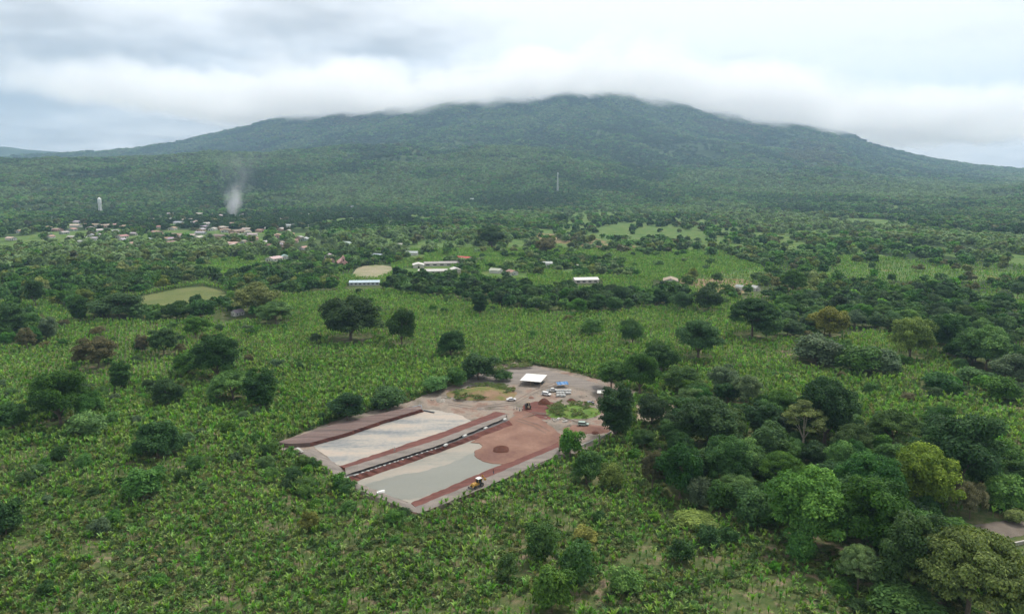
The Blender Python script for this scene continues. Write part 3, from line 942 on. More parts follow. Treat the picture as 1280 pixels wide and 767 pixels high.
# trees one can point to: u, v of the foot, width and height in photo pixels, kind, colour, own label (or None)
HAND = [
    (769, 547, 44, 70, 'oval', 'deep', 'tall dense very dark oval tree at the right corner of the works'),
    (814, 531, 38, 37, 'mango', 'deep', 'round dark tree on a short bare trunk beside the dirt path'),
    (800, 494, 48, 52, 'broad', 'dark', 'dark tree just behind the tall oval tree'),
    (873, 449, 54, 48, 'broad', 'dark', 'dark round tree alone in the banana field right of centre'),
    (826, 465, 46, 34, 'mango', 'dark', None), (852, 488, 48, 30, 'mango', 'mid', None), (905, 495, 44, 38, 'airy', 'grey', None),
    (932, 508, 40, 40, 'airy', 'pale', 'pale airy tree above the round dark wood'), (885, 560, 84, 62, 'broad', 'dark', None), (952, 548, 36, 48, 'oval', 'deep', 'narrow very dark tree at the upper edge of the right hand wood'),
    (844, 562, 40, 36, 'mango', 'dark', None), (850, 622, 54, 66, 'mango', 'dark', None), (874, 634, 36, 34, 'bush', 'grey', 'round grey green bush at the foot of the wood'),
    (815, 612, 36, 50, 'airy', 'rust', 'rusty brown thin tree at the left edge of the wood'), (905, 610, 62, 66, 'broad', 'dark', None), (962, 578, 56, 50, 'mango', 'dark', None),
    (975, 622, 60, 56, 'umbrella', 'mid', None), (1030, 556, 78, 84, 'broad', 'deep', 'big dark tree behind the tree with the bare white trunk'),
    (1003, 568, 50, 66, 'stalk', 'olive', 'tall tree with a bare white forked trunk'), (1064, 575, 50, 46, 'airy', 'mid', None), (1085, 648, 84, 84, 'broad', 'dark', None),
    (1116, 562, 62, 46, 'umbrella', 'mid', None), (1150, 640, 84, 86, 'broad', 'lime', 'large yellow green tree in the middle of the right hand wood'), (1050, 600, 44, 48, 'mango', 'mid', None),
    (1198, 615, 96, 98, 'broad', 'deep', 'broad very dark tree right of the yellow green tree'), (1012, 684, 104, 100, 'broad', 'bright', 'big fresh green tree in front of the wood, lower right'),
    (1088, 700, 100, 104, 'broad', 'dark', 'big dark tree right of the fresh green tree'), (1072, 736, 54, 54, 'umbrella', 'pale', 'pale small flat topped tree low down in front of the wood'),
    (1140, 748, 104, 112, 'broad', 'dark', 'big dark tree left of the olive umbrella tree'), (1208, 778, 152, 112, 'umbrella', 'olive', 'huge olive green spreading umbrella tree in the bottom right corner'),
    (1212, 648, 38, 46, 'airy', 'rust', 'brownish tree standing above the old road'), (1252, 634, 58, 36, 'bush', 'bright', 'fresh green bush above the right end of the old road'),
    (1206, 680, 34, 20, 'bush', 'mid', None), (1243, 694, 30, 18, 'bush', 'bright', None), (1268, 652, 26, 14, 'bush', 'olive', None),
    (1130, 766, 84, 30, 'bush', 'bright', 'low fresh green bush at the bottom beside the umbrella tree'), (852, 702, 34, 26, 'shrub', 'dark', None), (884, 681, 30, 24, 'shrub', 'dark', None),
    (911, 679, 26, 20, 'shrub', 'dark', None), (868, 656, 58, 12, 'bush', 'lime', 'low lime green thicket above the bare patches'),
    (676, 699, 42, 42, 'bush', 'dark', 'dark bush, upper left of the three at the bottom centre'), (723, 732, 48, 52, 'bush', 'dark', 'dark bush, right hand one of the three at the bottom centre'),
    (690, 764, 54, 52, 'bush', 'mid', 'large round bush, lowest of the three at the bottom centre'), (634, 722, 28, 30, 'shrub', 'mid', None), (731, 678, 32, 20, 'shrub', 'yellow', 'small yellowish shrub above the three dark bushes'),
    (781, 742, 44, 30, 'shrub', 'bright', None), (77, 532, 66, 68, 'broad', 'dark', 'broad dark tree near the left border'), (112, 530, 40, 40, 'airy', 'mid', None), (152, 487, 24, 38, 'oval', 'dark', None),
    (211, 508, 42, 34, 'mango', 'deep', 'compact very dark round tree in the left field'), (272, 476, 62, 58, 'broad', 'deep', 'biggest very dark tree in the left field'), (327, 511, 40, 52, 'oval', 'dark', 'dark conical tree left of the works'),
    (292, 502, 60, 36, 'umbrella', 'mid', None), (198, 572, 54, 46, 'mango', 'dark', 'dark round tree in the left foreground field'), (180, 624, 50, 36, 'bush', 'mid', None), (210, 568, 40, 30, 'bush', 'dark', None),
    (123, 462, 56, 40, 'airy', 'rust', 'rusty brown bushy tree in the left field'), (110, 545, 48, 26, 'bush', 'pale', None), (16, 538, 44, 34, 'mango', 'dark', None), (8, 668, 44, 40, 'bush', 'dark', None),
    (388, 662, 26, 22, 'shrub', 'yellow', 'small yellowish bush below the works'), (435, 524, 44, 32, 'mango', 'deep', 'very dark tree against the left bank of the works'),
    (487, 509, 46, 22, 'bush', 'dark', None), (598, 474, 46, 28, 'bush', 'dark', None), (628, 476, 26, 12, 'shrub', 'dark', None), (570, 482, 30, 20, 'bush', 'mid', None), (545, 490, 34, 18, 'bush', 'mid', None),
    (713, 571, 32, 32, 'bush', 'mid', 'mid green bush against the right corner of the ponds'), (733, 604, 42, 40, 'mango', 'dark', None), (764, 610, 34, 28, 'bush', 'olive', None),
    (438, 426, 80, 54, 'broad', 'deep', 'broad very dark full crowned tree alone in the banana field'), (503, 432, 36, 44, 'mango', 'dark', 'dark tree right of the broad very dark tree'),
    (564, 446, 40, 32, 'mango', 'deep', 'round very dark tree above the far edge of the works'), (600, 393, 20, 28, 'oval', 'dark', None), (790, 431, 30, 30, 'mango', 'dark', None), (740, 420, 30, 20, 'bush', 'mid', None),
    (822, 452, 36, 26, 'mango', 'mid', None), (764, 486, 44, 34, 'airy', 'mid', None), (940, 422, 66, 46, 'umbrella', 'dark', 'wide dark tree left of the yellow brown tree'), (958, 424, 40, 30, 'mango', 'mid', None),
    (1037, 422, 46, 36, 'mango', 'yellow', 'rounded yellow brown tree in the right hand tree belt'), (885, 390, 40, 30, 'mango', 'dark', None), (853, 388, 28, 22, 'mango', 'dark', None),
    (1137, 448, 58, 52, 'broad', 'lime', 'tall yellow green tree in the right hand tree belt'), (1185, 442, 50, 48, 'broad', 'dark', None), (1232, 462, 64, 54, 'broad', 'mid', None), (1265, 480, 50, 36, 'mango', 'grey', None),
    (1020, 455, 60, 32, 'bush', 'grey', None), (1075, 466, 60, 30, 'bush', 'mid', None), (1100, 466, 50, 26, 'bush', 'grey', None), (1172, 488, 44, 20, 'bush', 'dark', 'low dark dome shaped tree in the right hand banana field'),
    (990, 374, 34, 34, 'umbrella', 'dark', None), (1215, 480, 40, 18, 'bush', 'mid', None), (1250, 500, 44, 26, 'bush', 'mid', None),
    (320, 392, 54, 36, 'mango', 'olive', 'olive green tree right of the mown meadow'), (345, 405, 48, 26, 'umbrella', 'mid', None), (222, 400, 36, 22, 'mango', 'dark', None), (252, 398, 34, 20, 'bush', 'dark', None), (150, 398, 60, 30, 'mango', 'dark', None),
    (16, 422, 34, 44, 'oval', 'dark', None), (62, 425, 20, 30, 'oval', 'grey', None), (35, 440, 24, 30, 'airy', 'rust', None), (100, 402, 22, 32, 'oval', 'dark', None), (205, 445, 44, 34, 'airy', 'dark', None),
    (245, 425, 34, 30, 'airy', 'mid', None), (180, 442, 20, 24, 'airy', 'rust', None), (45, 385, 28, 36, 'airy', 'dark', None), (235, 470, 40, 30, 'mango', 'mid', None),
    (704, 280, 15, 13, 'mango', 'dark', 'dark tree on the near side of the pale fields'), (682, 318, 26, 20, 'mango', 'rust', 'dark brownish tree at the edge of the pale fields'), (615, 310, 36, 26, 'broad', 'dark', None),
    (1190, 745, 44, 40, 'mango', 'dark', None), (1155, 700, 60, 56, 'mango', 'mid', None), (940, 655, 50, 40, 'bush', 'mid', None), (1000, 700, 40, 36, 'bush', 'mid', None),
    (1120, 690, 60, 60, 'mango', 'dark', None), (1250, 590, 50, 36, 'bush', 'mid', None), (930, 600, 50, 50, 'mango', 'mid', None), (1055, 655, 60, 60, 'mango', 'mid', None),
    (1270, 632, 36, 40, 'mango', 'dark', None), (1035, 620, 40, 44, 'mango', 'dark', None), (1165, 580, 40, 36, 'mango', 'mid', None), (1245, 740, 60, 44, 'mango', 'dark', None),
    (1110, 600, 50, 46, 'mango', 'mid', None), (1000, 640, 46, 44, 'mango', 'dark', None), (900, 640, 40, 36, 'bush', 'dark', None), (1230, 575, 40, 30, 'bush', 'bright', None),
]

TREEZ = [  # base polygons of wooded ground: polygon, chance per grid cell, colours, kinds, size range (m)
    ([(800, 505), (860, 490), (960, 510), (1060, 530), (1180, 540), (1250, 570), (1280, 600), (1280, 640), (1190, 648), (1185, 690), (1170, 740), (1060, 745), (985, 690), (930, 650), (830, 620), (800, 560)], .62, ['dark', 'dark', 'mid', 'deep', 'mid'], ['mango', 'broad', 'airy'], (8, 13)),
    ([(975, 385), (1120, 362), (1280, 372), (1280, 478), (1225, 470), (1165, 440), (1100, 415), (1060, 422), (1000, 425), (960, 424), (930, 400)], .62, ['dark', 'mid', 'dark', 'deep', 'mid', 'grey'], ['mango', 'broad', 'airy', 'umbrella'], (9, 15)),
    ([(840, 352), (960, 332), (1280, 318), (1280, 372), (1000, 388), (900, 372)], .30, ['dark', 'mid', 'mid', 'grey', 'brown', 'olive'], ['mango', 'airy', 'broad'], (8, 13)),
    ([(0, 352), (120, 338), (300, 344), (420, 356), (420, 366), (300, 372), (285, 362), (250, 353), (150, 374), (110, 398), (60, 378), (0, 378)], .5, ['dark', 'mid', 'mid', 'dark', 'olive'], ['mango', 'broad', 'airy'], (9, 14)),
    ([(150, 392), (190, 391), (270, 381), (292, 370), (360, 385), (345, 405), (280, 398), (190, 404), (130, 402), (100, 394), (140, 380)], .62, ['dark', 'mid', 'olive', 'dark'], ['mango', 'airy', 'bush'], (8, 12)),
    ([(0, 384), (40, 388), (80, 412), (50, 436), (0, 436)], .35, ['dark', 'mid'], ['mango', 'broad'], (8, 12)),
    ([(475, 350), (590, 356), (690, 366), (760, 372), (860, 366), (850, 382), (760, 392), (690, 394), (600, 382), (480, 362)], .62, ['dark', 'dark', 'mid', 'deep'], ['mango', 'broad'], (10, 15)),
    ([(1000, 430), (1110, 448), (1140, 460), (1100, 472), (1010, 462), (975, 446)], .45, ['grey', 'mid', 'dark'], ['bush', 'mango'], (7, 10)),
    ([(1140, 478), (1280, 476), (1280, 520), (1220, 500), (1150, 494)], .30, ['mid', 'dark', 'grey'], ['bush', 'mango'], (6, 10)),
]
SHRUBZ = [
    ([(290, 545), (343, 556), (395, 584), (430, 608), (520, 650), (480, 662), (400, 640), (330, 600)], .62, ['dark', 'mid', 'mid', 'bright'], (4, 6.5)),
    ([(0, 480), (300, 480), (345, 545), (300, 640), (0, 720)], .09, ['dark', 'mid', 'grey'], (4, 7)),
    ([(400, 522), (500, 498), (600, 466), (606, 476), (548, 490), (500, 506), (422, 528), (360, 548)], .5, ['dark', 'mid', 'bright'], (3, 5)),
    ([(0, 400), (400, 400), (400, 520), (0, 560)], .055, ['dark', 'mid', 'grey', 'rust'], (4, 8)),
    ([(300, 640), (1060, 640), (1100, 767), (0, 767), (0, 700)], .035, ['dark', 'mid', 'mid', 'bright'], (3, 5)),
    ([(700, 575), (800, 540), (840, 640), (1000, 700), (1060, 767), (1090, 767), (980, 660), (820, 600)], .16, ['dark', 'mid', 'bright'], (3, 6)),
    ([(1040, 740), (1280, 730), (1280, 767), (1060, 767)], .4, ['bright', 'mid'], (3, 5)),
    ([(1185, 640), (1280, 636), (1280, 655), (1200, 655)], .3, ['mid', 'bright'], (3, 4)),
    ([(430, 360), (1000, 380), (1280, 470), (1280, 560), (700, 470), (400, 420)], .015, ['dark', 'mid', 'rust'], (5, 8)),
]
HOUSEPX = []   # filled below; keeps trees off the roofs

# houses: u, v of the foot, width px, wall colour, roof colour, words, turn
TOWN = [
    (118, 283, 11, 'w', 't'), (131, 284, 14, 'p', 't'), (146, 283, 14, 'w', 't'), (160, 285, 13, 'p', 't'), (168, 288, 10, 'p', 'r'), (109, 275, 9, 'w', 'g'), (98, 279, 9, 'w', 'w'), (190, 276, 9, 'w', 'w'),
    (212, 276, 16, 'w', 'w'), (224, 280, 10, 'w', 'g'), (196, 292, 10, 'p', 't'), (205, 296, 12, 'p', 't'), (220, 296, 14, 't', 'r'), (236, 297, 16, 'w', 'p'), (248, 299, 11, 'w', 'p'), (250, 279, 16, 'p', 't'),
    (269, 303, 14, 'p', 't'), (275, 297, 12, 'p', 'r'), (266, 288, 10, 'w', 'w'), (282, 290, 15, 'w', 't'), (296, 291, 14, 'p', 'r'), (310, 292, 10, 'w', 'p'), (303, 276, 16, 'w', 'w'), (316, 272, 12, 'w', 'g'),
    (292, 307, 14, 'w', 'p'), (302, 310, 10, 'g', 't'), (333, 283, 16, 'p', 'p'), (326, 290, 10, 'p', 't'), (340, 277, 9, 'w', 'w'), (347, 297, 14, 'p', 't'), (360, 295, 15, 'p', 't'), (366, 303, 11, 'p', 'r'),
    (343, 326, 15, 'w', 'p'), (356, 323, 9, 'w', 'b'), (411, 322, 10, 'w', 'w'), (412, 328, 9, 'p', 't'), (388, 270, 8, 'w', 'w'), (150, 318, 14, 'w', 'w'), (172, 311, 14, 'w', 'w'), (186, 315, 12, 'w', 'w'),
    (92, 326, 8, 'w', 'w'), (26, 291, 10, 'w', 't'), (14, 300, 9, 'w', 'p'), (72, 289, 10, 'p', 't'), (120, 300, 9, 'w', 'g'), (66, 274, 8, 'w', 'w'), (437, 307, 22, 'w', 'w'), (472, 322, 12, 'w', 'g'), (515, 319, 12, 'w', 'w'),
    (499, 308, 7, 'w', 'w'), (620, 341, 12, 'w', 'w'), (640, 343, 12, 'w', 't'), (684, 332, 10, 'w', 'g'), (722, 336, 8, 'w', 'w'), (838, 354, 20, 'w', 't'), (925, 362, 8, 'w', 'w'), (944, 363, 8, 'w', 'w'),
    (297, 394, 7, 'w', 'w'), (1217, 388, 12, 'w', 'p'), (580, 326, 15, 'w', 'R'), (440, 260, 7, 'w', 'w'), (590, 250, 6, 'w', 'w'),
    (230, 305, 10, 'w', 't'), (256, 309, 9, 'p', 'g'), (216, 287, 9, 'w', 't'), (282, 303, 9, 'w', 'w'), (142, 291, 9, 'w', 'g'), (380, 312, 8, 'w', 't'), (330, 305, 9, 'w', 'w'), (318, 300, 8, 'p', 't'),
]
gt = random.Random(9)
for k in range(125):
    a = gt.uniform(0, 6.28); q = math.sqrt(gt.random())
    u_, v_ = 228 + 175 * q * math.cos(a), 292 + 25 * q * math.sin(a)
    if all(abs(u_ - h[0]) > 6 or abs(v_ - h[1]) > 2.5 for h in TOWN) and math.hypot(u_ - 290, (v_ - 272) * 2) > 8:
        TOWN.append((round(u_, 1), round(v_, 1), gt.uniform(7, 11), gt.choice('wwpwtg'), gt.choice('wwgtpprgt')))
WALLC = {'w': (.62, .60, .56), 'p': (.55, .38, .32), 't': (.50, .34, .24), 'g': (.33, .40, .35)}
ROOFC = {'w': (.38, .375, .36), 't': (.33, .21, .16), 'r': (.24, .16, .14), 'p': (.46, .37, .33), 'g': (.36, .36, .36), 'b': (.34, .46, .52), 'R': (.38, .07, .05)}
ROOFW = {'w': 'white sheet roof', 't': 'clay tile roof', 'r': 'dark brown roof', 'p': 'pinkish roof', 'g': 'grey roof', 'b': 'pale blue roof', 'R': 'bright red roof'}
WALLW = {'w': 'white', 'p': 'pink', 't': 'tan', 'g': 'grey green'}

LANDMARK = [('the mown meadow', 220, 372), ('the works', 520, 643), ('the white flat roof', 667, 472), ('the tall oval tree', 769, 530), ('the olive umbrella tree', 1208, 730),
            ('the broad very dark tree', 438, 405), ('the yellow brown tree', 1037, 405), ('the white trunked tree', 1003, 545), ('the lattice mast', 697, 235), ('the white water tower', 126, 262),
            ('the smoke', 290, 272), ('the school roofs', 545, 336), ('the blue white long shed', 455, 356), ('the pale shed', 732, 352), ('the far right hut', 1217, 386),
            ('the tall lime tree', 1137, 430), ('the playing field', 463, 340), ('the three bottom bushes', 695, 735), ('the old road', 1235, 662), ('the red roofed house', 580, 322),
            ('the big fresh green tree', 1012, 650), ('the left earth bank', 435, 530), ('the compact left tree', 211, 492), ('the left foreground tree', 198, 550),
            ('the pink church', 427, 326), ('the biggest left tree', 272, 448), ('the wide belt tree', 940, 400), ('the lone dark tree', 873, 425)]
ORD = ['', 'second ', 'third ', 'fourth ', 'fifth ', 'sixth ', 'seventh ', 'eighth ', 'ninth ', 'tenth ', 'eleventh ', 'twelfth ']
ORDN = lambda k: ORD[k] if k < 12 else f'{k + 1}th '


def autolabel(items, noun_of):
    """items: dicts with u, v, desc -> label naming look, side and rank from the nearest landmark"""
    buckets = {}
    for it in items:
        ds = sorted((math.hypot(it['u'] - a, (it['v'] - b) * 2.2), nm, a, b) for nm, a, b in LANDMARK if nm not in it.get('not', ()))
        d, nm, a, b = ds[0]
        du, dv = it['u'] - a, (it['v'] - b) * 1.8
        if abs(du) > abs(dv): rel = 'right of ' if du > 0 else 'left of '
        else: rel = 'in front of ' if dv > 0 else 'behind '
        buckets.setdefault((it['desc'], rel, nm), []).append((d, it))
    for (desc, rel, nm), l in buckets.items():
        l.sort(key=lambda p: p[0])
        for k, (d, it) in enumerate(l):
            if len(l) == 1: it['label'] = f'{desc} {rel}{nm}'
            else: it['label'] = f'{ORDN(k)}nearest {desc} {rel}{nm}'


# ---- lay the trees out
PLANTS = []      # dict x,y,z,W,H,kind,var,col,rot,u,v,px,label


def add_plant(x, y, Wm, Hm, kind, col, label=None, z=None):
    if z is None: z = float(terrain(x, y))
    u, v, dep = proj(x, y, z)
    PLANTS.append(dict(x=x, y=y, z=z, W=Wm, H=Hm, kind=kind, col=col, u=float(u), v=float(v), px=F * Wm / float(dep) * F * Hm / float(dep), label=label,
                       var=random.randrange(len(PROTO[kind])), rot=random.uniform(0, 6.28)))


for (u, v, wp, hp, kind, col, lab) in HAND:
    p = T(u, v)
    dep = float(proj(*p)[2])
    add_plant(p[0], p[1], wp * dep / F, hp * dep / F * 1.02, kind, col, lab)
nhand = len(PLANTS)
HX = np.array([p['x'] for p in PLANTS]); HY = np.array([p['y'] for p in PLANTS]); HW = np.array([p['W'] for p in PLANTS])


def grid_pts(sp, r0, r1, fov=R(41), seed=1, jit=.42, rot=0.0):
    g = np.random.default_rng(seed)
    xs = np.arange(-r1 * math.sin(fov) - 85, r1 * math.sin(fov) + 85, sp); ys = np.arange(0, r1, sp)
    X, Y = np.meshgrid(xs, ys)
    X = X + g.uniform(-jit, jit, X.shape) * sp; Y = Y + g.uniform(-jit, jit, Y.shape) * sp
    if rot:
        yc = r1 * .5; X, Y = X * math.cos(rot) - (Y - yc) * math.sin(rot), X * math.sin(rot) + (Y - yc) * math.cos(rot) + yc
    r = np.hypot(X, Y); th = np.abs(np.arctan2(X, Y))
    k = (r > r0) & (r < r1) & (np.abs(X) < np.maximum(Y, 0) * math.tan(fov) + 85)
    return X[k], Y[k]


KEEPOUT = [SITE, MEADOW, PITCHF, TRACK, [(1190, 652), (1290, 642), (1290, 690), (1255, 692), (1235, 678), (1200, 668)]]
houses_xy = []
for h in TOWN:
    p = T(h[0], h[1]); houses_xy.append((p[0], p[1]))
for (u, v) in [(428, 333), (537, 338), (560, 340), (522, 336), (455, 357), (732, 353), (546, 333), (126, 266), (290, 274), (697, 238)]:
    p = T(u, v); houses_xy.append((p[0], p[1]))
HSX = np.array([p[0] for p in houses_xy]); HSY = np.array([p[1] for p in houses_xy])


def clear_of_houses(X, Y, front=22, side=10):
    """a roof shows only where no tree stands right in front of it"""
    ok = np.ones(X.shape, bool)
    for hx, hy in zip(HSX, HSY):
        r = math.hypot(hx, hy); ex, ey = hx / r, hy / r
        dx, dy = X - hx, Y - hy
        al = -(dx * ex + dy * ey); ac = np.abs(dx * ey - dy * ex)
        fr = front * r / 1000
        ok &= ~((al > -8) & (al < fr) & (ac < side))
    return ok


X, Y = grid_pts(9.0, 150, 960, seed=11)
U, V_, D_ = proj(X, Y, np.zeros(X.shape))
free = ~in_any(U, V_, KEEPOUT) & clear_of_houses(X, Y)
fld = (in_any(*wobble(U, V_, X, Y), FIELDS) | (farmland(X, Y) & (V_ < 350))) & (np.random.default_rng(8).random(X.shape) > .06)
used = np.zeros(X.shape, bool)
gp = np.random.default_rng(3)
for poly, pr, cols, kinds, (s0, s1) in TREEZ:
    k = inpoly(U, V_, poly) & free & ~fld & ~used
    used |= k
    k &= gp.random(X.shape) < pr
    for i in np.nonzero(k)[0]:
        x, y = X[i], Y[i]
        if np.any(np.hypot(HX - x, HY - y) < HW * .42): continue
        w = gp.uniform(s0, s1); kd = kinds[gp.integers(len(kinds))]
        add_plant(float(x), float(y), w, w * gp.uniform(.72, .98) * (.7 if kd == 'bush' else 1), kd, cols[gp.integers(len(cols))], z=0)
# the wooded plain with the town in it
k = (V_ < 346) & free & ~fld & ~used & (gp.random(X.shape) < .54)
for i in np.nonzero(k)[0]:
    w = gp.uniform(7, 12)
    add_plant(float(X[i]), float(Y[i]), w, w * gp.uniform(.6, .9), ['mango', 'airy', 'broad'][gp.integers(3)], ['dark', 'mid', 'mid', 'bright', 'olive', 'pale', 'mid'][gp.integers(7)], z=0)
X, Y = grid_pts(4.2, 150, 700, seed=12)
U, V_, D_ = proj(X, Y, np.zeros(X.shape))
free = ~in_any(U, V_, KEEPOUT) & clear_of_houses(X, Y)
for poly, pr, cols, (s0, s1) in SHRUBZ:
    k = inpoly(U, V_, poly) & free & (gp.random(X.shape) < pr * .55)
    for i in np.nonzero(k)[0]:
        x, y = X[i], Y[i]
        if np.any(np.hypot(HX - x, HY - y) < HW * .4): continue
        w = gp.uniform(s0, s1)
        add_plant(float(x), float(y), w, w * gp.uniform(.55, .8), 'shrub' if w < 5.5 else 'bush', cols[gp.integers(len(cols))], z=0)

TREEK = {'mango', 'oval', 'broad', 'umbrella', 'airy', 'stalk'}
vis = [p for p in PLANTS if -8 < p['u'] < 1288 and p['v'] < 790]
trees = sorted([p for p in vis if p['kind'] in TREEK], key=lambda p: -p['px'])
shr = sorted([p for p in vis if p['kind'] not in TREEK], key=lambda p: -p['px'])
hand_ids = set(id(p) for p in PLANTS[:nhand])
trees_i = [p for p in trees if id(p) in hand_ids]; trees_i += [p for p in trees if id(p) not in hand_ids][:290 - len(trees_i)]
shr_i = [p for p in shr if id(p) in hand_ids]; shr_i += [p for p in shr if id(p) not in hand_ids][:230 - len(shr_i)]
SHAPEW = {'mango': 'rounded tree', 'oval': 'upright oval tree', 'broad': 'broad tree', 'umbrella': 'flat topped tree', 'airy': 'loose crowned tree', 'stalk': 'tall tree', 'shrub': 'small shrub', 'bush': 'bush'}
for p in trees_i + shr_i:
    p['desc'] = CW[p['col']] + ' ' + SHAPEW[p['kind']]
autolabel([p for p in trees_i + shr_i if not p['label']], None)
indiv = set()


def plant_object(p):
    me, tm, w0, h0 = PROTO[p['kind']][p['var']]
    tree = p['kind'] in TREEK
    name = 'tree' if tree else 'shrub'
    e = empty(name, (p['x'], p['y'], p['z']), p['rot'])
    e.scale = (p['W'] / w0, p['W'] / w0, p['H'] / h0)
    tag(e, p['label'], name, 'trees on the plain' if tree else 'shrubs on the plain')
    c = bpy.data.objects.new('crown', me); C.objects.link(c); c.parent = e; c.color = (*COL[p['col']], 1)
    t = bpy.data.objects.new('trunk' if tree else 'stem', tm); C.objects.link(t); t.parent = e
    indiv.add(id(p))


for p in trees_i + shr_i: plant_object(p)

# the rest of the woods: instances of low crowns
lowc = []
FARCOL = ['dark', 'mid', 'dark', 'deep', 'olive', 'bright', 'pale', 'brown']
LEAFOF = {c: foliage('leaves_' + CW[c].replace(' ', '_'), patch=70., fixed=COL[c]) for c in set(FARCOL)}
for i in range(8):
    me, cc = crown_mesh('crown', 10, 8, .6, 22, 1000, 1.05, 'round', .36, seed=200 + i)
    me.materials.append(LEAFOF[FARCOL[i]])
    o = bpy.data.objects.new(f'wood_tree_{i:02d}', me); lowc.append(o)
rest = [p for p in PLANTS if id(p) not in indiv]
if rest:
    inv = {c: [i for i, x in enumerate(FARCOL) if x == c] for c in COL}
    pt = [(p['x'], p['y'], p['z']) for p in rest]
    rot = [(0, 0, p['rot']) for p in rest]
    sc = [(p['W'] / 10, p['W'] / 10, p['H'] / 8) for p in rest]
    ix = [random.choice(inv.get(p['col']) or [1, 5]) for p in rest]
    scatter('woodland', pt, rot, sc, ix, lowc, 'smaller trees of the tree belts across the plain', 'woodland')
print('plants', len(PLANTS), 'trees', len(trees_i), 'shrubs', len(shr_i), 'rest', len(rest))

# far woods on the plain, the foothills and the volcano
farc = []
for i in range(8):
    me, cc = crown_mesh('crown', 10, 7.5, .2, 11, 260, 2.1, 'round', .42, seed=300 + i)
    me.materials.append(LEAFOF[FARCOL[i]])
    o = bpy.data.objects.new(f'far_tree_{i:02d}', me); farc.append(o)
px_, py_, sz_ = [], [], []
g2 = np.random.default_rng(21)
for r0, r1 in zip(np.geomspace(940, 9300, 40)[:-1], np.geomspace(940, 9300, 40)[1:]):
    s = max(12.5, r0 * .0045)
    area = R(84) / 2 * (r1 * r1 - r0 * r0)
    n = int(area / (s * .80) ** 2)
    th = g2.uniform(-R(42), R(42), n); rr = np.sqrt(g2.uniform(r0 * r0, r1 * r1, n))
    px_.append(rr * np.sin(th)); py_.append(rr * np.cos(th)); sz_.append(np.full(n, s) * g2.uniform(.65, 1.35, n))
X = np.concatenate(px_); Y = np.concatenate(py_); SZ = np.concatenate(sz_)
Z = terrain(X, Y)
U, V_, D_ = proj(X, Y, Z)
r = np.hypot(X, Y)
keep = (~(in_any(*wobble(U, V_, X, Y), FIELDS) | farmland(X, Y)) | (g2.random(X.shape) < .15)) & ~in_any(U, V_, KEEPOUT) & clear_of_houses(X, Y)
pat = fbm(X / 260 + 5, Y / 420 + 9, 41, 4)
plainf = (r < 2700) & (pat > .60)
mtnf = (r > 2700) & (fbm(X / 330, Y / 330, 63, 4) > .64)
keep &= ~((plainf | mtnf) & (g2.random(X.shape) < .85))
X, Y, Z, SZ, pat, r, U, V_ = (a[keep] for a in (X, Y, Z, SZ, pat, r, U, V_))
n = len(X)
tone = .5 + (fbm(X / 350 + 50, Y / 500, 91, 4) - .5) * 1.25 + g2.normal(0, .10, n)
sunlit_tone = np.clip((U - 800) / 400, 0, 1) * .10 * (V_ > 195)  # sunlit look of the right side, put into the tree colours
tone = tone + sunlit_tone + .10 * np.exp(-((r - 3900) / 500) ** 2) - .10 * np.exp(-((r - 5400) / 500) ** 2) + .02 * (r > 3000)
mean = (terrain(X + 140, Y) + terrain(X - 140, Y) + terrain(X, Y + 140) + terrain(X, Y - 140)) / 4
tone = tone + np.clip((Z - mean) / 14, -1, 1) * .12  # relief shading painted through tree colour: hollows darker, rises lighter
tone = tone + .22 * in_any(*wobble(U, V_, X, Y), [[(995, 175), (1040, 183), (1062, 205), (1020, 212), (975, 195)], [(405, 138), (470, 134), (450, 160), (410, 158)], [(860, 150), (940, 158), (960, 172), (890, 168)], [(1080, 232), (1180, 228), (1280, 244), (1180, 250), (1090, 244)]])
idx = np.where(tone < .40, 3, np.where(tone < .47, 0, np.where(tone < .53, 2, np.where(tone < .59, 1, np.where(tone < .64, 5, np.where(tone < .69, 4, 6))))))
BROWNS = [[(995, 175), (1040, 183), (1062, 205), (1020, 212), (975, 195)], [(405, 138), (470, 134), (450, 160), (410, 158)], [(860, 150), (940, 158), (960, 172), (890, 168)]]
bz = in_any(*wobble(U, V_, X, Y), BROWNS)
idx = np.where(g2.random(n) < np.where(bz, .8, .04), 7, idx)
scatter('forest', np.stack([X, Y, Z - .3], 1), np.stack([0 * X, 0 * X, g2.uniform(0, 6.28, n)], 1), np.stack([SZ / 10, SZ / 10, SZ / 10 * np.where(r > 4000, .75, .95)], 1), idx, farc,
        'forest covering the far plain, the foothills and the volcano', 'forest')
print('far forest', n)


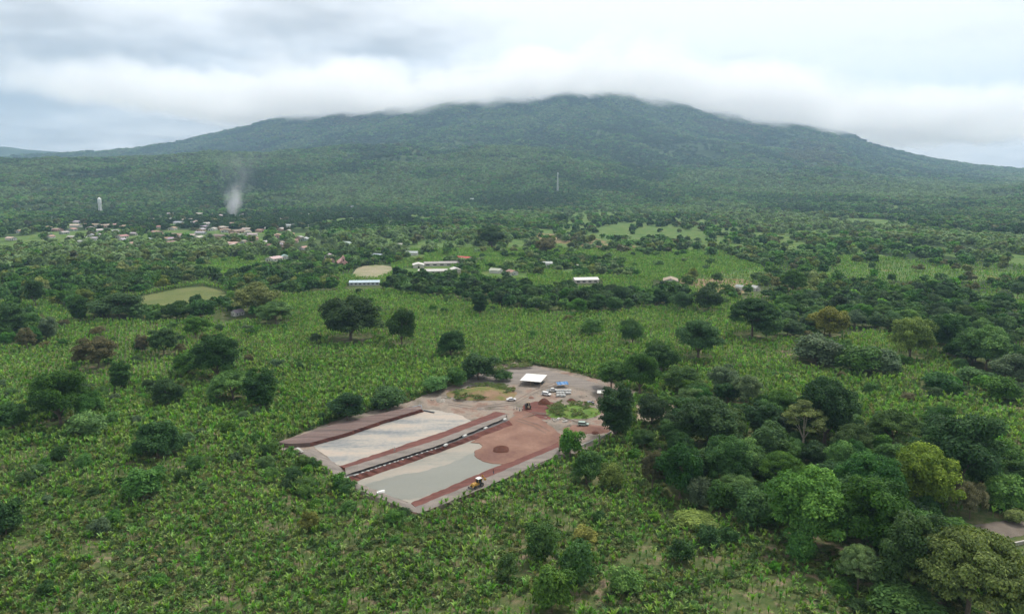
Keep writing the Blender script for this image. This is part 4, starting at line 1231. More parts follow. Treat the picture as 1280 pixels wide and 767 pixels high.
# ------------------------------------------------------------------ banana plants
def banana_mesh(seed, nleaf=9, hgt=1.6, Ll=1.9):
    g = random.Random(seed)
    V, Q, var = [], [], []
    # pseudostem
    for k in range(5):
        a0 = 2 * math.pi * k / 5; a1 = 2 * math.pi * (k + 1) / 5
        b = len(V)
        V += [(.13 * math.cos(a0), .13 * math.sin(a0), -.1), (.13 * math.cos(a1), .13 * math.sin(a1), -.1), (.07 * math.cos(a1), .07 * math.sin(a1), hgt), (.07 * math.cos(a0), .07 * math.sin(a0), hgt)]
        Q.append((b, b + 1, b + 2, b + 3)); var.append(.8)
    for k in range(nleaf):
        az = 2.4 * k + g.uniform(-.3, .3)
        L_ = Ll * g.uniform(.75, 1.15)
        el = R(g.uniform(72, 89)) if k < nleaf * .75 else R(g.uniform(40, 62))
        droop = g.uniform(.3, 1.4)
        n = 5; w = .26 * g.uniform(.8, 1.2)
        x = 0; z = hgt - .25; pts = []
        for j in range(n + 1):
            t = j / n
            pts.append((x, z, w * math.sin(math.pi * min(1, .12 + t * .88)) ** .7 if j < n else .03))
            e = el - droop * t * t * 1.2
            x += L_ / n * math.cos(e); z += L_ / n * math.sin(e)
        b = len(V); ca, sa = math.cos(az), math.sin(az)
        vv = g.uniform(.8, 1.3)
        for (px, pz, ww) in pts:
            V += [(px * ca - ww * sa, px * sa + ww * ca, pz + ww * .28), (px * ca, px * sa, pz), (px * ca + ww * sa, px * sa - ww * ca, pz + ww * .28)]
        for j in range(n):
            a = b + j * 3
            Q += [(a, a + 1, a + 4, a + 3), (a + 1, a + 2, a + 5, a + 4)]; var += [vv, vv * .92]
    me = npmesh('banana_plant', V, Q, {'leafvar': ('FACE', var)})
    me.materials.append(M['banana'])
    return me


BAN = [banana_mesh(i, 7 + i % 4, 1.5 + .2 * (i % 3), 2.0 + .18 * (i % 4)) for i in range(10)]
BCOL = [(.155, .305, .056), (.135, .272, .050), (.21, .355, .070), (.108, .24, .046), (.17, .305, .060), (.27, .38, .11), (.115, .255, .051), (.15, .315, .057), (.20, .31, .080), (.24, .235, .10)]
X, Y = grid_pts(1.75, 125, 360, seed=31)
X2, Y2 = grid_pts(2.05, 360, 1000, seed=32, jit=.24, rot=R(28))
X = np.concatenate([X, X2]); Y = np.concatenate([Y, Y2])
U, V_, D_ = proj(X, Y, np.zeros(X.shape))
ok = ~in_any(U, V_, KEEPOUT) & clear_of_houses(X, Y, 55, 16)
woods = in_any(U, V_, [t[0] for t in TREEZ])
BARE = [(760, 640), (900, 640), (1060, 740), (1080, 767), (720, 767), (780, 690)]
gb = np.random.default_rng(5)
dens = np.where(V_ > 560, .90, .98)
dens = np.where(inpoly(U, V_, BARE), .55, dens)
nb = fbm(X / 14, Y / 14, 3, 3)
dens = np.where((nb > .63) & (V_ > 575), dens * .35, dens)
dens = np.where(woods, .28, dens)
dens = np.where((V_ < 346) & ~farmland(X, Y), .22, dens)
ok &= gb.random(X.shape) < dens
tx = np.array([p['x'] for p in PLANTS]); ty = np.array([p['y'] for p in PLANTS]); tw = np.array([p['W'] for p in PLANTS])
X, Y = X[ok], Y[ok]
# none under a crown
cell = {}
for a, b, w in zip(tx, ty, tw):
    cell.setdefault((int(a // 20), int(b // 20)), []).append((a, b, w * .36))
kk = np.ones(len(X), bool)
for i in range(len(X)):
    cx, cz = int(X[i] // 20), int(Y[i] // 20)
    for dx in (-1, 0, 1):
        for dy in (-1, 0, 1):
            for (a, b, w) in cell.get((cx + dx, cz + dy), ()):
                if (X[i] - a) ** 2 + (Y[i] - b) ** 2 < w * w: kk[i] = False
X, Y = X[kk], Y[kk]
U, V_, D_ = proj(X, Y, np.zeros(X.shape))
n = len(X)
sc = gb.uniform(.6, 1.2, n) * np.where(V_ > 560, .74, .95)
rz = gb.uniform(0, 6.28, n); ix = gb.integers(0, 9, n); ix = np.where(gb.random(n) < .03, 9, ix)
inview = (U > 4) & (U < 1276) & (V_ < 772)
near = np.argsort(np.where(inview, D_ / sc, 1e9))[:295]
nm = np.zeros(n, bool); nm[near] = True
for i in near:
    o = bpy.data.objects.new('banana_plant', BAN[ix[i]]); C.objects.link(o)
    o.location = (X[i], Y[i], 0); o.rotation_euler = (0, 0, rz[i]); o.scale = (sc[i],) * 3
    o.color = (*BCOL[ix[i]], 1)
    tag(o, 'young banana plant with arching light green leaves along the bottom edge of the field', 'banana plant', 'banana plants at the bottom edge')
bo = []
for i in range(10):
    me = BAN[i].copy(); me.materials.clear(); me.materials.append(foliage('plantation_leaves', trans=.3, rough=.45, hue=.02, patch=35., fixed=BCOL[i]))
    bo.append(bpy.data.objects.new(f'plantation_{i:02d}', me))
q = ~nm
scatter('banana_plantation', np.stack([X[q], Y[q], 0 * X[q]], 1), np.stack([gb.normal(0, .08, q.sum()), gb.normal(0, .08, q.sum()), rz[q]], 1), np.stack([sc[q]] * 3, 1), ix[q], bo,
        'banana plantation covering the plain', 'banana plantation')
print('bananas', n)

# weeds between the plants
wd = []
for i in range(5):
    me, cc = crown_mesh('weeds', 2.4, .9, 0, 9, 150, .26, 'round', .5, seed=400 + i)
    me.materials.append(foliage('weed_leaves', fixed=[(.075, .15, .036), (.10, .18, .042), (.14, .20, .06), (.06, .12, .035), (.18, .20, .07)][i]))
    wd.append(bpy.data.objects.new(f'weed_{i:02d}', me))
X, Y = grid_pts(1.6, 130, 400, seed=41)
U, V_, D_ = proj(X, Y, np.zeros(X.shape))
nb = fbm(X / 9, Y / 9, 13, 3)
ok = ~in_any(U, V_, KEEPOUT) & (nb < np.where(inpoly(U, V_, BARE), .54, .62)) & (gb.random(X.shape) < .80)
X3, Y3 = grid_pts(.95, 250, 420, seed=44)
U3, V3, _ = proj(X3, Y3, 0 * X3)
ov3 = in_any(U3, V3, [[(565, 492), (585, 483), (610, 480), (640, 484), (645, 490), (620, 497), (590, 503), (565, 501)], [(684, 510), (700, 504), (735, 505), (752, 514), (745, 524), (715, 524), (690, 520)], [(600, 462), (650, 452), (690, 458), (645, 462), (612, 468)]]) & (fbm(X3 / 4, Y3 / 4, 71, 2) > .44)
X = np.concatenate([X[ok], X3[ov3]]); Y = np.concatenate([Y[ok], Y3[ov3]]); n = len(X)
s = gb.uniform(.5, 1.3, n)
ixw = gb.integers(0, 5, n); ixw[ok.sum():] = gb.choice([1, 2, 2, 4], n - ok.sum())
s[ok.sum():] *= .6
hz = np.concatenate([np.zeros(ok.sum()), np.full(ov3.sum(), .9)])
scatter('undergrowth', np.stack([X, Y, hz], 1), np.stack([0 * X, 0 * X, gb.uniform(0, 6.28, n)], 1), np.stack([s, s, s * gb.uniform(.6, 1.2, n)], 1), ixw, wd, 'weeds and low growth between the banana plants', 'undergrowth')
print('weeds', n)

# ------------------------------------------------------------------ buildings
M['wallp'] = plain('painted_wall', (.6, .6, .6), .85, 0, .15, .6, objcol=True)
M['roofp'] = plain('roofing', (.6, .6, .6), .6, 0, .22, .8, objcol=True)
M['opening'] = plain('dark_opening', (.03, .03, .035), .4)
M['white'] = plain('white_paint', (.78, .78, .76), .5, 0, .08)


def house_parts(w, d, h, rise, parent, wc, rc, hip=False):
    pts = [(-w / 2, 0), (w / 2, 0), (w / 2, h), (0, h + rise), (-w / 2, h)]
    b = MB()
    # gable ends face along y
    b.profile([(x, z) for x, z in pts], -d / 2, d / 2)
    wl = b.build('wall', M['wallp'], parent, col=wc)
    r = MB(); t = .18; ov = .5
    sl_ = rise / (w / 2)
    e = w / 2 + ov
    r.profile([(-e, h - ov * sl_ + .03), (0, h + rise + .03), (e, h - ov * sl_ + .03), (e, h - ov * sl_ + t + .03), (0, h + rise + t + .03), (-e, h - ov * sl_ + t + .03)], -d / 2 - ov, d / 2 + ov)
    rf = r.build('roof', M['roofp'], parent, col=rc)
    MB().box((w / 2 + .03, 0, 1.0), (.06, .95, 2.0)).build('door', M['opening'], parent)
    for yy in (-d * .3, d * .3):
        MB().box((w / 2 + .03, yy, 1.5), (.06, 1.1, 1.0)).build('window', M['opening'], parent)
    MB().box((0, -d / 2 - .03, 1.5), (1.1, .06, 1.0)).build('window', M['opening'], parent)
    MB().box((-w * .28, -d / 2 - .03, 1.0), (.9, .06, 2.0)).build('door', M['opening'], parent)


hp = empty('house'); house_parts(7, 10, 3.0, 1.7, hp, (.6, .6, .6), (.6, .6, .6))
hitems = []
for i, (u, v, wp, wc, rc) in enumerate(TOWN):
    p = T(u, v)
    dep = float(proj(*p)[2])
    o = hp if i == 0 else copy_tree(hp)
    o.location = p
    o.rotation_euler = (0, 0, R(random.choice([0, 90, 25, 65, -20]) + random.uniform(-8, 8)))
    s = wp * dep / F / 8.6
    s = min(max(s, .75), 2.4)
    o.scale = (s, s, min(1.3, .75 + .25 * s))
    for ch in o.children:
        if ch.name.startswith('wall'): ch.color = (*WALLC[wc], 1)
        if ch.name.startswith('roof'): ch.color = (*(c * random.uniform(.85, 1.15) for c in ROOFC[rc]), 1)
    tag(o, None, 'house', 'houses of the town and the plain')
    hitems.append(dict(u=u, v=v, desc=f'{WALLW[wc]} house with {ROOFW[rc]}', o=o))
for it in hitems: it['not'] = ('the red roofed house',) if (it['u'], it['v']) == (580, 326) else (('the far right hut',) if it['u'] == 1217 else ())
autolabel(hitems, None)
for it in hitems:
    if (it['u'], it['v']) == (580, 326): it['label'] = 'white house with a bright red roof right of the school roofs'
    if it['u'] == 1217: it['label'] = 'small white hut alone among the trees at the far right'
    it['o']['label'] = it['label']


def big_shed(name, u, v, L_, W__, h, rise, rz, wc, rc, label, cat, windows=4, z=0):
    p = P(u, v, 0)
    e = empty(name, (p[0], p[1], z), rz)
    b = MB().profile([(-W__ / 2, 0), (W__ / 2, 0), (W__ / 2, h), (0, h + rise), (-W__ / 2, h)], -L_ / 2, L_ / 2)
    b.build('wall', M['wallp'], e, col=wc)
    t, ov = .2, .6; s_ = rise / (W__ / 2); ee = W__ / 2 + ov
    MB().profile([(-ee, h - ov * s_ + .03), (0, h + rise + .03), (ee, h - ov * s_ + .03), (ee, h - ov * s_ + t), (0, h + rise + t + .03), (-ee, h - ov * s_ + t)], -L_ / 2 - ov, L_ / 2 + ov).build('roof', M['roofp'], e, col=rc)
    for sgn in (-1, 1):
        for k in range(windows):
            y = -L_ / 2 + L_ * (k + .5) / windows
            MB().box((sgn * (W__ / 2 + .03), y, 1.7), (.06, L_ / windows * .5, 1.3)).build('window', M['opening'], e)
    MB().box((0, -L_ / 2 - .03, 1.2), (1.8, .06, 2.4)).build('door', M['opening'], e)
    tag(e, label, cat)
    return e


d1 = float(proj(*P(455, 355, 0))[2]) / F
big_shed('long_shed', 456, 356, 36 * d1, 8, 3.0, 1.4, R(-84), (.5, .52, .52), (.46, .56, .62), 'long low shed with a pale blue white metal roof below the playing field', 'shed', 7)
big_shed('long_shed', 732, 353, 23, 11, 3.4, 1.6, R(-82), (.55, .50, .45), (.62, .60, .58), 'pale sheet roofed shed alone above the banana field, centre right', 'shed', 4)
for (u, v, L_, w_, rz, rc, lab) in [(523, 334, 16, 12, 10, (.60, .58, .54), 'white two slope school block, left end of the compound'), (541, 342, 30, 8, -84, (.55, .53, .50), 'long school block with pale grey roof nearest the trees'),
                                    (552, 332, 40, 8, -80, (.34, .31, .30), 'long school block with a brown grey roof at the back'), (569, 340, 14, 9, 15, (.58, .56, .52), 'school block with pale roof, right end of the compound')]:
    big_shed('school_block', u, v, L_, w_, 3.4, 1.5, R(rz), (.58, .54, .48), rc, lab, 'school building', 5)


def church():
    p = P(428, 333, 0)
    e = empty('church', p, R(20))
    col = (.62, .36, .32)
    MB().profile([(-5, 0), (5, 0), (5, 5), (0, 9), (-5, 5)], -9, 9).build('nave', M['wallp'], e, col=col)
    MB().profile([(-5.5, 4.7), (0, 9.1), (5.5, 4.7), (5.5, 4.95), (0, 9.4), (-5.5, 4.95)], -9.3, 9.3).build('roof', M['roofp'], e, col=(.50, .27, .23))
    t = MB().box((0, -10.6, 5.5), (3.4, 3.2, 11)).build('bell_tower', M['wallp'], e, bevel=.08, col=col)
    MB().prism([(-1.9, -12.4), (1.9, -12.4), (1.9, -8.8), (-1.9, -8.8)], 11.02, 14.5, .05).build('spire', M['roofp'], t, col=(.52, .30, .26))
    MB().box((0, -12.24, 8.6), (1.2, .06, 1.8)).build('belfry_opening', M['opening'], t)
    MB().box((0, -12.24, 1.4), (1.5, .06, 2.8)).build('door', M['opening'], e)
    for k in (-5, 0, 5):
        for sx in (-1, 1): MB().box((sx * 5.03, k, 2.8), (.06, 1.0, 2.2)).build('window', M['opening'], e)
    tag(e, 'pink church with a pointed gable left of the playing field', 'church')


church()


def water_tower():
    p = T(126, 268)
    dep = float(proj(*p)[2]); hh = 21 * dep / F
    e = empty('water_tower', p)
    r = hh * .105
    for k in range(6):
        a = k * math.pi / 3
        MB().tube((r * .9 * math.cos(a), r * .9 * math.sin(a), -1), (r * .7 * math.cos(a), r * .7 * math.sin(a), hh * .66), hh * .022, n=6).build('leg', M['white'], e)
    MB().tube((0, 0, -1), (0, 0, hh * .66), hh * .035).build('riser_pipe', M['white'], e)
    b = MB(); b.tube((0, 0, hh * .62), (0, 0, hh * .68), r * .5, r, 14); b.tube((0, 0, hh * .68), (0, 0, hh * .92), r, r, 14); b.tube((0, 0, hh * .92), (0, 0, hh), r, r * .12, 14)
    b.build('tank', M['white'], e)
    tag(e, 'slim white water tower on legs behind the town', 'water tower')


water_tower()


def mast():
    p = T(697, 240)
    dep = float(proj(*p)[2]); hh = 24 * dep / F
    e = empty('radio_mast', p)
    b = MB(); w = hh * .04; st = hh * .0055
    cs = [(-1, -1), (1, -1), (1, 1), (-1, 1)]
    n = 10
    for k in range(n):
        z0, z1 = hh * k / n, hh * (k + 1) / n
        w0, w1 = w * (1 - .7 * k / n), w * (1 - .7 * (k + 1) / n)
        for i in range(4):
            a, c = cs[i], cs[(i + 1) % 4]
            b.tube((a[0] * w0, a[1] * w0, z0), (a[0] * w1, a[1] * w1, z1), st, n=4)
            b.tube((a[0] * w0, a[1] * w0, z0), (c[0] * w1, c[1] * w1, z1), st * .7, n=4)
            b.tube((a[0] * w1, a[1] * w1, z1), (c[0] * w1, c[1] * w1, z1), st * .7, n=4)
    b.build('lattice', M['white'], e)
    d = MB()
    for k in range(3):
        a = k * 2.1
        d.box((w * .9 * math.cos(a), w * .9 * math.sin(a), hh * .95), (hh * .02, hh * .02, hh * .06))
    d.build('antenna', M['white'], e)
    MB().box((w * 2.2, 0, 1.5), (5, 4, 3)).build('equipment_hut', M['white'], e)
    tag(e, 'white lattice radio mast on the wooded foothill', 'radio mast')


mast()

# ------------------------------------------------------------------ things on the works
M['tyre'] = plain('rubber', (.025, .025, .025), .85)
M['glass'] = plain('window_glass', (.03, .04, .05), .12)
M['yellow'] = plain('machine_yellow', (.50, .27, .035), .45, 0, .2)
M['darkpaint'] = plain('dark_paint', (.05, .055, .065), .35)
M['steel'] = plain('worn_steel', (.20, .18, .17), .5, .6)
M['carpaint'] = plain('car_paint', (.8, .8, .8), .25, 0, .05, 1, objcol=True)
M['lamp'] = plain('lamp_lens', (.55, .5, .45), .2)
M['bluetarp'] = plain('blue_tarp', (.05, .19, .42), .45, 0, .2, 1.5)
M['sack'] = plain('woven_sack', (.50, .50, .48), .7, 0, .12, 3)
M['roofsheet'] = plain('white_sheet_roof', (.74, .73, .68), .5, 0, .1, 1.2)
M['timber'] = plain('timber', (.30, .22, .14), .85)


def wheel(parent, x, y, r, w):
    t = MB().tube((x, y - w / 2, r), (x, y + w / 2, r), r, n=18).build('wheel', M['tyre'], parent, bevel=.03)
    s = 1 if y > 0 else -1
    MB().tube((x, y + s * (w / 2 - .02), r), (x, y + s * (w / 2 + .015), r), r * .58, n=14).build('rim', M['steel'], t)


def car(kind, col):
    e = empty('parked_car')
    if kind == 'sedan':
        prof = [(-2.2, .35), (2.15, .35), (2.2, .75), (1.15, .92), (.55, 1.40), (-.85, 1.42), (-1.55, .98), (-2.2, .92)]
        gl = [(1.02, .95), (.52, 1.36), (-.82, 1.38), (-1.4, 1.0)]
    elif kind == 'pickup':
        prof = [(-2.55, .5), (2.5, .5), (2.55, .98), (1.5, 1.10), (.95, 1.72), (-.55, 1.74), (-.75, 1.12), (-2.55, 1.10)]
        gl = [(1.38, 1.14), (.92, 1.66), (-.5, 1.68), (-.62, 1.16)]
    else:
        prof = [(-2.2, .4), (2.2, .4), (2.25, .95), (1.35, 1.08), (.75, 1.68), (-1.9, 1.72), (-2.2, 1.1)]
        gl = [(1.2, 1.12), (.72, 1.62), (-1.8, 1.66), (-2.0, 1.14)]
    MB().profile(prof, -.86, .86).build('body', M['carpaint'], e, bevel=.09, col=col)
    for sy in (-1, 1):
        y = .862 * sy
        MB().profile(gl, y - .01, y + .01).build('side_window', M['glass'], e)
    a, b = gl[0], gl[1]
    nx, nz = (b[1] - a[1]), -(b[0] - a[0]); L_ = math.hypot(nx, nz); nx, nz = nx / L_ * .02, nz / L_ * .02
    off = .055
    w1 = MB(); w1.add([(a[0] + nx * 2 + off, -.72, a[1] + nz * 2), (a[0] + nx * 2 + off, .72, a[1] + nz * 2), (b[0] + nx * 2 + off, .66, b[1] + nz * 2), (b[0] + nx * 2 + off, -.66, b[1] + nz * 2),
                       (a[0] + off, -.72, a[1]), (a[0] + off, .72, a[1]), (b[0] + off, .66, b[1]), (b[0] + off, -.66, b[1])],
                      [(0, 1, 2, 3), (7, 6, 5, 4), (0, 4, 5, 1), (1, 5, 6, 2), (2, 6, 7, 3), (3, 7, 4, 0)])
    w1.build('windscreen', M['glass'], e)
    a, b = gl[-1], gl[-2]
    MB().add([(a[0] - .09, -.7, a[1]), (a[0] - .09, .7, a[1]), (b[0] - .09, .64, b[1]), (b[0] - .09, -.64, b[1]), (a[0] - .05, -.7, a[1]), (a[0] - .05, .7, a[1]), (b[0] - .05, .64, b[1]), (b[0] - .05, -.64, b[1])],
             [(0, 3, 2, 1), (4, 5, 6, 7), (0, 1, 5, 4), (1, 2, 6, 5), (2, 3, 7, 6), (3, 0, 4, 7)]).build('rear_window', M['glass'], e)
    if kind == 'pickup': MB().box((-1.65, 0, 1.115), (1.6, 1.45, .03)).build('load_bed', M['darkpaint'], e)
    fx = prof[2][0] if kind != 'sedan' else 2.19
    for sy in (-1, 1):
        MB().box((2.18 if kind != 'pickup' else 2.53, .62 * sy, .72 if kind != 'pickup' else .85), (.08, .3, .16)).build('headlight', M['lamp'], e)
    r = .33 if kind == 'sedan' else .38
    for x in (-1.35, 1.35):
        for y in (-.80, .80): wheel(e, x, y, r, .22)
    return e


def place(o, u, v, rz, label, cat, group=None, z=0.05, s=1.0):
    p = P(u, v, 0)
    o.location = (p[0], p[1], z); o.rotation_euler = (0, 0, rz); o.scale = (s, s, s)
    tag(o, label, cat, group)
    return o


WH = (.72, .72, .72)
place(car('sedan', WH), 639, 500.5, R(12), 'white car parked by itself left of the digger', 'car', 'cars parked at the works')
place(car('suv', WH), 683, 494, R(-30), 'white car parked in front of the blue tarp', 'car', 'cars parked at the works')
place(car('pickup', (.06, .07, .08)), 674, 480, R(28), 'dark pickup at the corner of the white flat roof', 'car', 'cars parked at the works')
place(car('sedan', (.20, .21, .23)), 737, 505, R(20), 'dark grey car beside the bright grassy mound', 'car', 'cars parked at the works')
place(car('pickup', (.60, .60, .58)), 690, 489.5, R(10), 'pale pickup behind the white car by the blue tarp', 'car', 'cars parked at the works')
place(car('suv', (.34, .44, .38)), 729, 534, R(-10), 'pale green van on the brown mound below the grass', 'car', 'cars parked at the works', z=.8)


def loader():
    """tractor loader backhoe, bucket down, boom folded behind"""
    e = empty('backhoe_loader')
    MB().profile([(-1.6, .8), (2.3, .8), (2.4, 1.25), (2.2, 1.7), (.6, 1.8), (.3, 1.45), (-1.6, 1.45)], -.55, .55).build('body', M['yellow'], e, bevel=.06)
    cab = MB().box((-.55, 0, 2.1), (1.5, 1.4, 1.3), taper=.92).build('cab', M['glass'], e, bevel=.04)
    MB().box((-.55, 0, 2.86), (1.75, 1.6, .16)).build('cab_roof', M['white'], cab, bevel=.04)
    for sx in (-1.25, .18):
        for sy in (-.68, .68): MB().box((sx, sy, 2.12), (.09, .09, 1.32)).build('cab_post', M['yellow'], cab)
    for y in (-.95, .95):
        wheel(e, -.95, y, .78, .5); wheel(e, 1.75, y * .92, .52, .38)
    arm = MB()
    for y in (-.62, .62): arm.tube((.7, y, 1.5), (2.2, y, 1.35), .11, n=6); arm.tube((2.2, y, 1.35), (3.3, y, .5), .11, n=6)
    arm.build('loader_arm', M['yellow'], e)
    MB().profile([(3.2, .1), (4.1, .08), (4.15, .16), (3.35, .35), (3.3, .95), (3.15, .95)], -1.1, 1.1).build('front_bucket', M['steel'], e)
    bh = MB().tube((-1.7, 0, 1.2), (-2.2, 0, 3.4), .20, .16, 6).build('boom', M['yellow'], e)
    MB().tube((-2.2, 0, 3.4), (-3.4, 0, 1.9), .15, .11, 6).build('dipper_arm', M['yellow'], bh)
    MB().profile([(-3.7, 1.3), (-3.1, 1.3), (-3.0, 1.9), (-3.5, 2.0), (-3.8, 1.7)], -.35, .35).build('bucket', M['yellow'], bh)
    for y in (-1.0, 1.0):
        MB().tube((-1.6, y * .5, 1.0), (-1.9, y * 1.3, .05), .07, n=6).build('stabiliser', M['yellow'], e)
    MB().tube((1.7, .3, 1.8), (1.7, .3, 2.6), .05, n=8).build('exhaust', M['steel'], e)
    return e


bl = loader()
place(bl, 597, 611, R(226 - 0), 'yellow backhoe loader on the road of the outer bank', 'digger', z=1.75, s=.98)
q = P(597, 608, 1.75); bl.location = q
dg = copy_tree(bl)
place(dg, 660, 510, R(95), 'dark backhoe digger standing on the red earth by the workers', 'digger', z=.06, s=1.0)


def recolour(o):
    for c in o.children:
        if c.name.split('.')[0] in ('body', 'boom', 'dipper_arm', 'bucket', 'loader_arm', 'stabiliser', 'cab_post', 'cab_roof'):
            c.material_slots[0].link = 'OBJECT'; c.material_slots[0].material = M['darkpaint'] if c.name.startswith(('boom', 'loader', 'cab_post')) else M['timber']
        recolour(c)


recolour(dg)


def flat_roof(u, v, wpx, dm, h, rz, label):
    p = P(u, v, h)
    e = empty('open_shed', (p[0], p[1], .04), rz)
    w = wpx * float(proj(*p)[2]) / F
    b = MB()
    n = 12
    for k in range(n):   # ribbed sheets
        b.box((-w / 2 + w * (k + .5) / n, 0, h + .05 + (.03 if k % 2 else 0)), (w / n - .02, dm, .08))
    b.build('roof', M['roofsheet'], e)
    for sx in (-1, 0, 1):
        for sy in (-1, 1): MB().tube((sx * (w / 2 - .4), sy * (dm / 2 - .4), -.05), (sx * (w / 2 - .4), sy * (dm / 2 - .4), h), .09, n=6).build('post', M['timber'], e)
    tag(e, label, 'shed')


flat_roof(667, 472, 27, 13, 2.6, R(-16), 'open shed under a flat white sheet roof at the far end of the works')
flat_roof(752, 489.5, 11, 5, 2.4, R(-10), 'small white canopy beside the tall oval tree')


def tarp_tent(u, v, rz, label):
    p = P(u, v, 0)
    e = empty('tarp_shelter', (p[0], p[1], .04), rz)
    g = random.Random(3)
    V, Fc = [], []; n = 9
    for i in range(n):
        for j in range(n):
            a, b = i / (n - 1) * 2 - 1, j / (n - 1) * 2 - 1
            V.append((a * 2.8, b * 2.3, 2.5 - .75 * abs(b) ** 1.3 - .25 * math.sin(a * 5 + 1) ** 2 + g.uniform(-.05, .05)))
    m_ = len(V)
    V += [(x, y, z + .04) for x, y, z in V]
    for i in range(n - 1):
        for j in range(n - 1):
            a = i * n + j
            Fc.append((a, a + n, a + n + 1, a + 1)); Fc.append((m_ + a, m_ + a + 1, m_ + a + n + 1, m_ + a + n))
    b = MB(); b.add(V, Fc); b.build('tarpaulin', M['bluetarp'], e)
    for sx in (-1, 1):
        for sy in (-1, 1): MB().tube((sx * 2.6, sy * 2.1, 0), (sx * 2.6, sy * 2.1, 1.72), .06, n=6).build('pole', M['timber'], e)
    tag(e, label, 'shelter')


tarp_tent(702, 483, R(15), 'bright blue tarpaulin shelter over the building materials')


def sack_mesh(seed):
    bm = bmesh.new()
    bmesh.ops.create_cube(bm, size=1)
    bmesh.ops.subdivide_edges(bm, edges=bm.edges[:], cuts=3, use_grid_fill=True)
    g = random.Random(seed)
    for v in bm.verts:
        x, y, z = v.co
        k = 1 - .35 * (abs(x * 2) ** 3) * (abs(z) * 2 > .3)
        v.co = (x * 1.25 + g.uniform(-.03, .03), y * .85 * (1 - .2 * abs(x * 2) ** 2) + g.uniform(-.03, .03), (z * .75 * k * (1 - .25 * abs(y * 2) ** 2)) + .36 + g.uniform(-.03, .03))
    me = bpy.data.meshes.new('sack'); bm.to_mesh(me); bm.free()
    me.polygons.foreach_set('use_smooth', [True] * len(me.polygons))
    me.materials.append(M['sack'])
    return me


SK = [sack_mesh(i) for i in range(3)]
for k in range(20):
    t = (k + random.uniform(-.35, .35)) / 19
    u = 436.5 + (545 - 436.5) * t; v = 595.8 + (560.3 - 595.8) * t
    p = P(u, v, 1.6)
    o = bpy.data.objects.new('sandbag', SK[k % 3]); C.objects.link(o)
    o.location = (p[0], p[1], 1.42); o.rotation_euler = (0, 0, BERM + random.uniform(-.4, .4)); o.scale = (.7 * random.uniform(.7, 1.3), .6, .55)
    tag(o, 'white sandbag in the row along the dark trench of the middle bank', 'sandbag', 'sandbags lined up along the trench')
for k, (u, v, lab) in enumerate([(557, 556.5, 'white sandbag on the trench past the end of the row'), (581, 545, 'large white sandbag halfway to the far end of the trench'), (607, 535.5, 'white sandbag near the far end of the trench'), (631, 524.5, 'white sandbag at the very end of the trench')]):
    p = P(u, v, 1.6)
    o = bpy.data.objects.new('sandbag', SK[k % 3]); C.objects.link(o)
    o.location = (p[0], p[1], 1.42); o.rotation_euler = (0, 0, BERM + .3); o.scale = (1.7, 1.2, 1.1)
    tag(o, lab, 'sandbag')
for k in range(13):
    u = 697 + (k % 5) * 3.6 + random.uniform(-1, 1); v = 489.5 + (k // 5) * 3.0
    p = P(u, v, 0)
    o = bpy.data.objects.new('sack', SK[k % 3]); C.objects.link(o)
    o.location = (p[0], p[1], .05); o.rotation_euler = (0, 0, random.uniform(0, 3)); o.scale = (1.5, 1.5, 1.6)
    tag(o, 'bulky white sack in the stack in front of the blue tarpaulin', 'sack', 'sacks stacked by the blue tarpaulin')
# loose slabs and pipes lying about
for (u, v, L_, rz, z, mt, nm, lab) in [(375, 562.5, 5.0, 126, 1.25, 'concrete', 'concrete_slab', 'pale concrete slab on the near left corner of the ponds'), (536, 514.5, 5.5, 150, .1, 'geo', 'pipe', 'dark pipe lying at the far left corner of the left pond'),
                                       (476, 615, 2.4, 20, 1.25, 'white', 'board', 'white board on the near edge of the right pond'), (756, 500, 5, 15, .1, 'concrete', 'concrete_slab', 'stack of pale slabs beside the white canopy'),
                                       (698, 524, 2.5, 60, .1, 'concrete', 'concrete_block', 'pale concrete block at the edge of the bright grass'), (706, 527, 2, 10, .1, 'concrete', 'concrete_block', 'pale concrete block right of its twin by the grass')]:
    p = P(u, v, z)
    b = MB()
    if nm == 'pipe':
        b.tube((-L_ / 2, 0, .25), (L_ / 2, 0, .25), .25, n=12); b.tube((-L_ / 2 - .1, 0, .25), (-L_ / 2 + .2, 0, .25), .31, n=12)
    else:
        b.box((0, 0, .12), (L_, 1.1, .24)); b.box((.3, .15, .36), (L_ * .8, .9, .22), .1)
    o = b.build(nm, M[mt], bevel=.03); o.location = (p[0], p[1], z); o.rotation_euler = (0, 0, R(rz))
    tag(o, lab, nm.replace('_', ' '))
lin = MB(); a, b_ = P(515, 508, 1.7), P(527, 505.5, 1.7); c_, d_ = P(528, 512, .3), P(513, 516, .3)
lin.add([(p[0], p[1], p[2] + .15) for p in (a, b_, c_, d_)] + [(p[0], p[1], p[2] + .05) for p in (a, b_, c_, d_)], [(0, 1, 2, 3), (7, 6, 5, 4), (0, 4, 5, 1), (1, 5, 6, 2), (2, 6, 7, 3), (3, 7, 4, 0)])
tag(lin.build('liner_sheet', M['geo']), 'dark blue grey liner sheet over the far end of the left bank', 'liner')


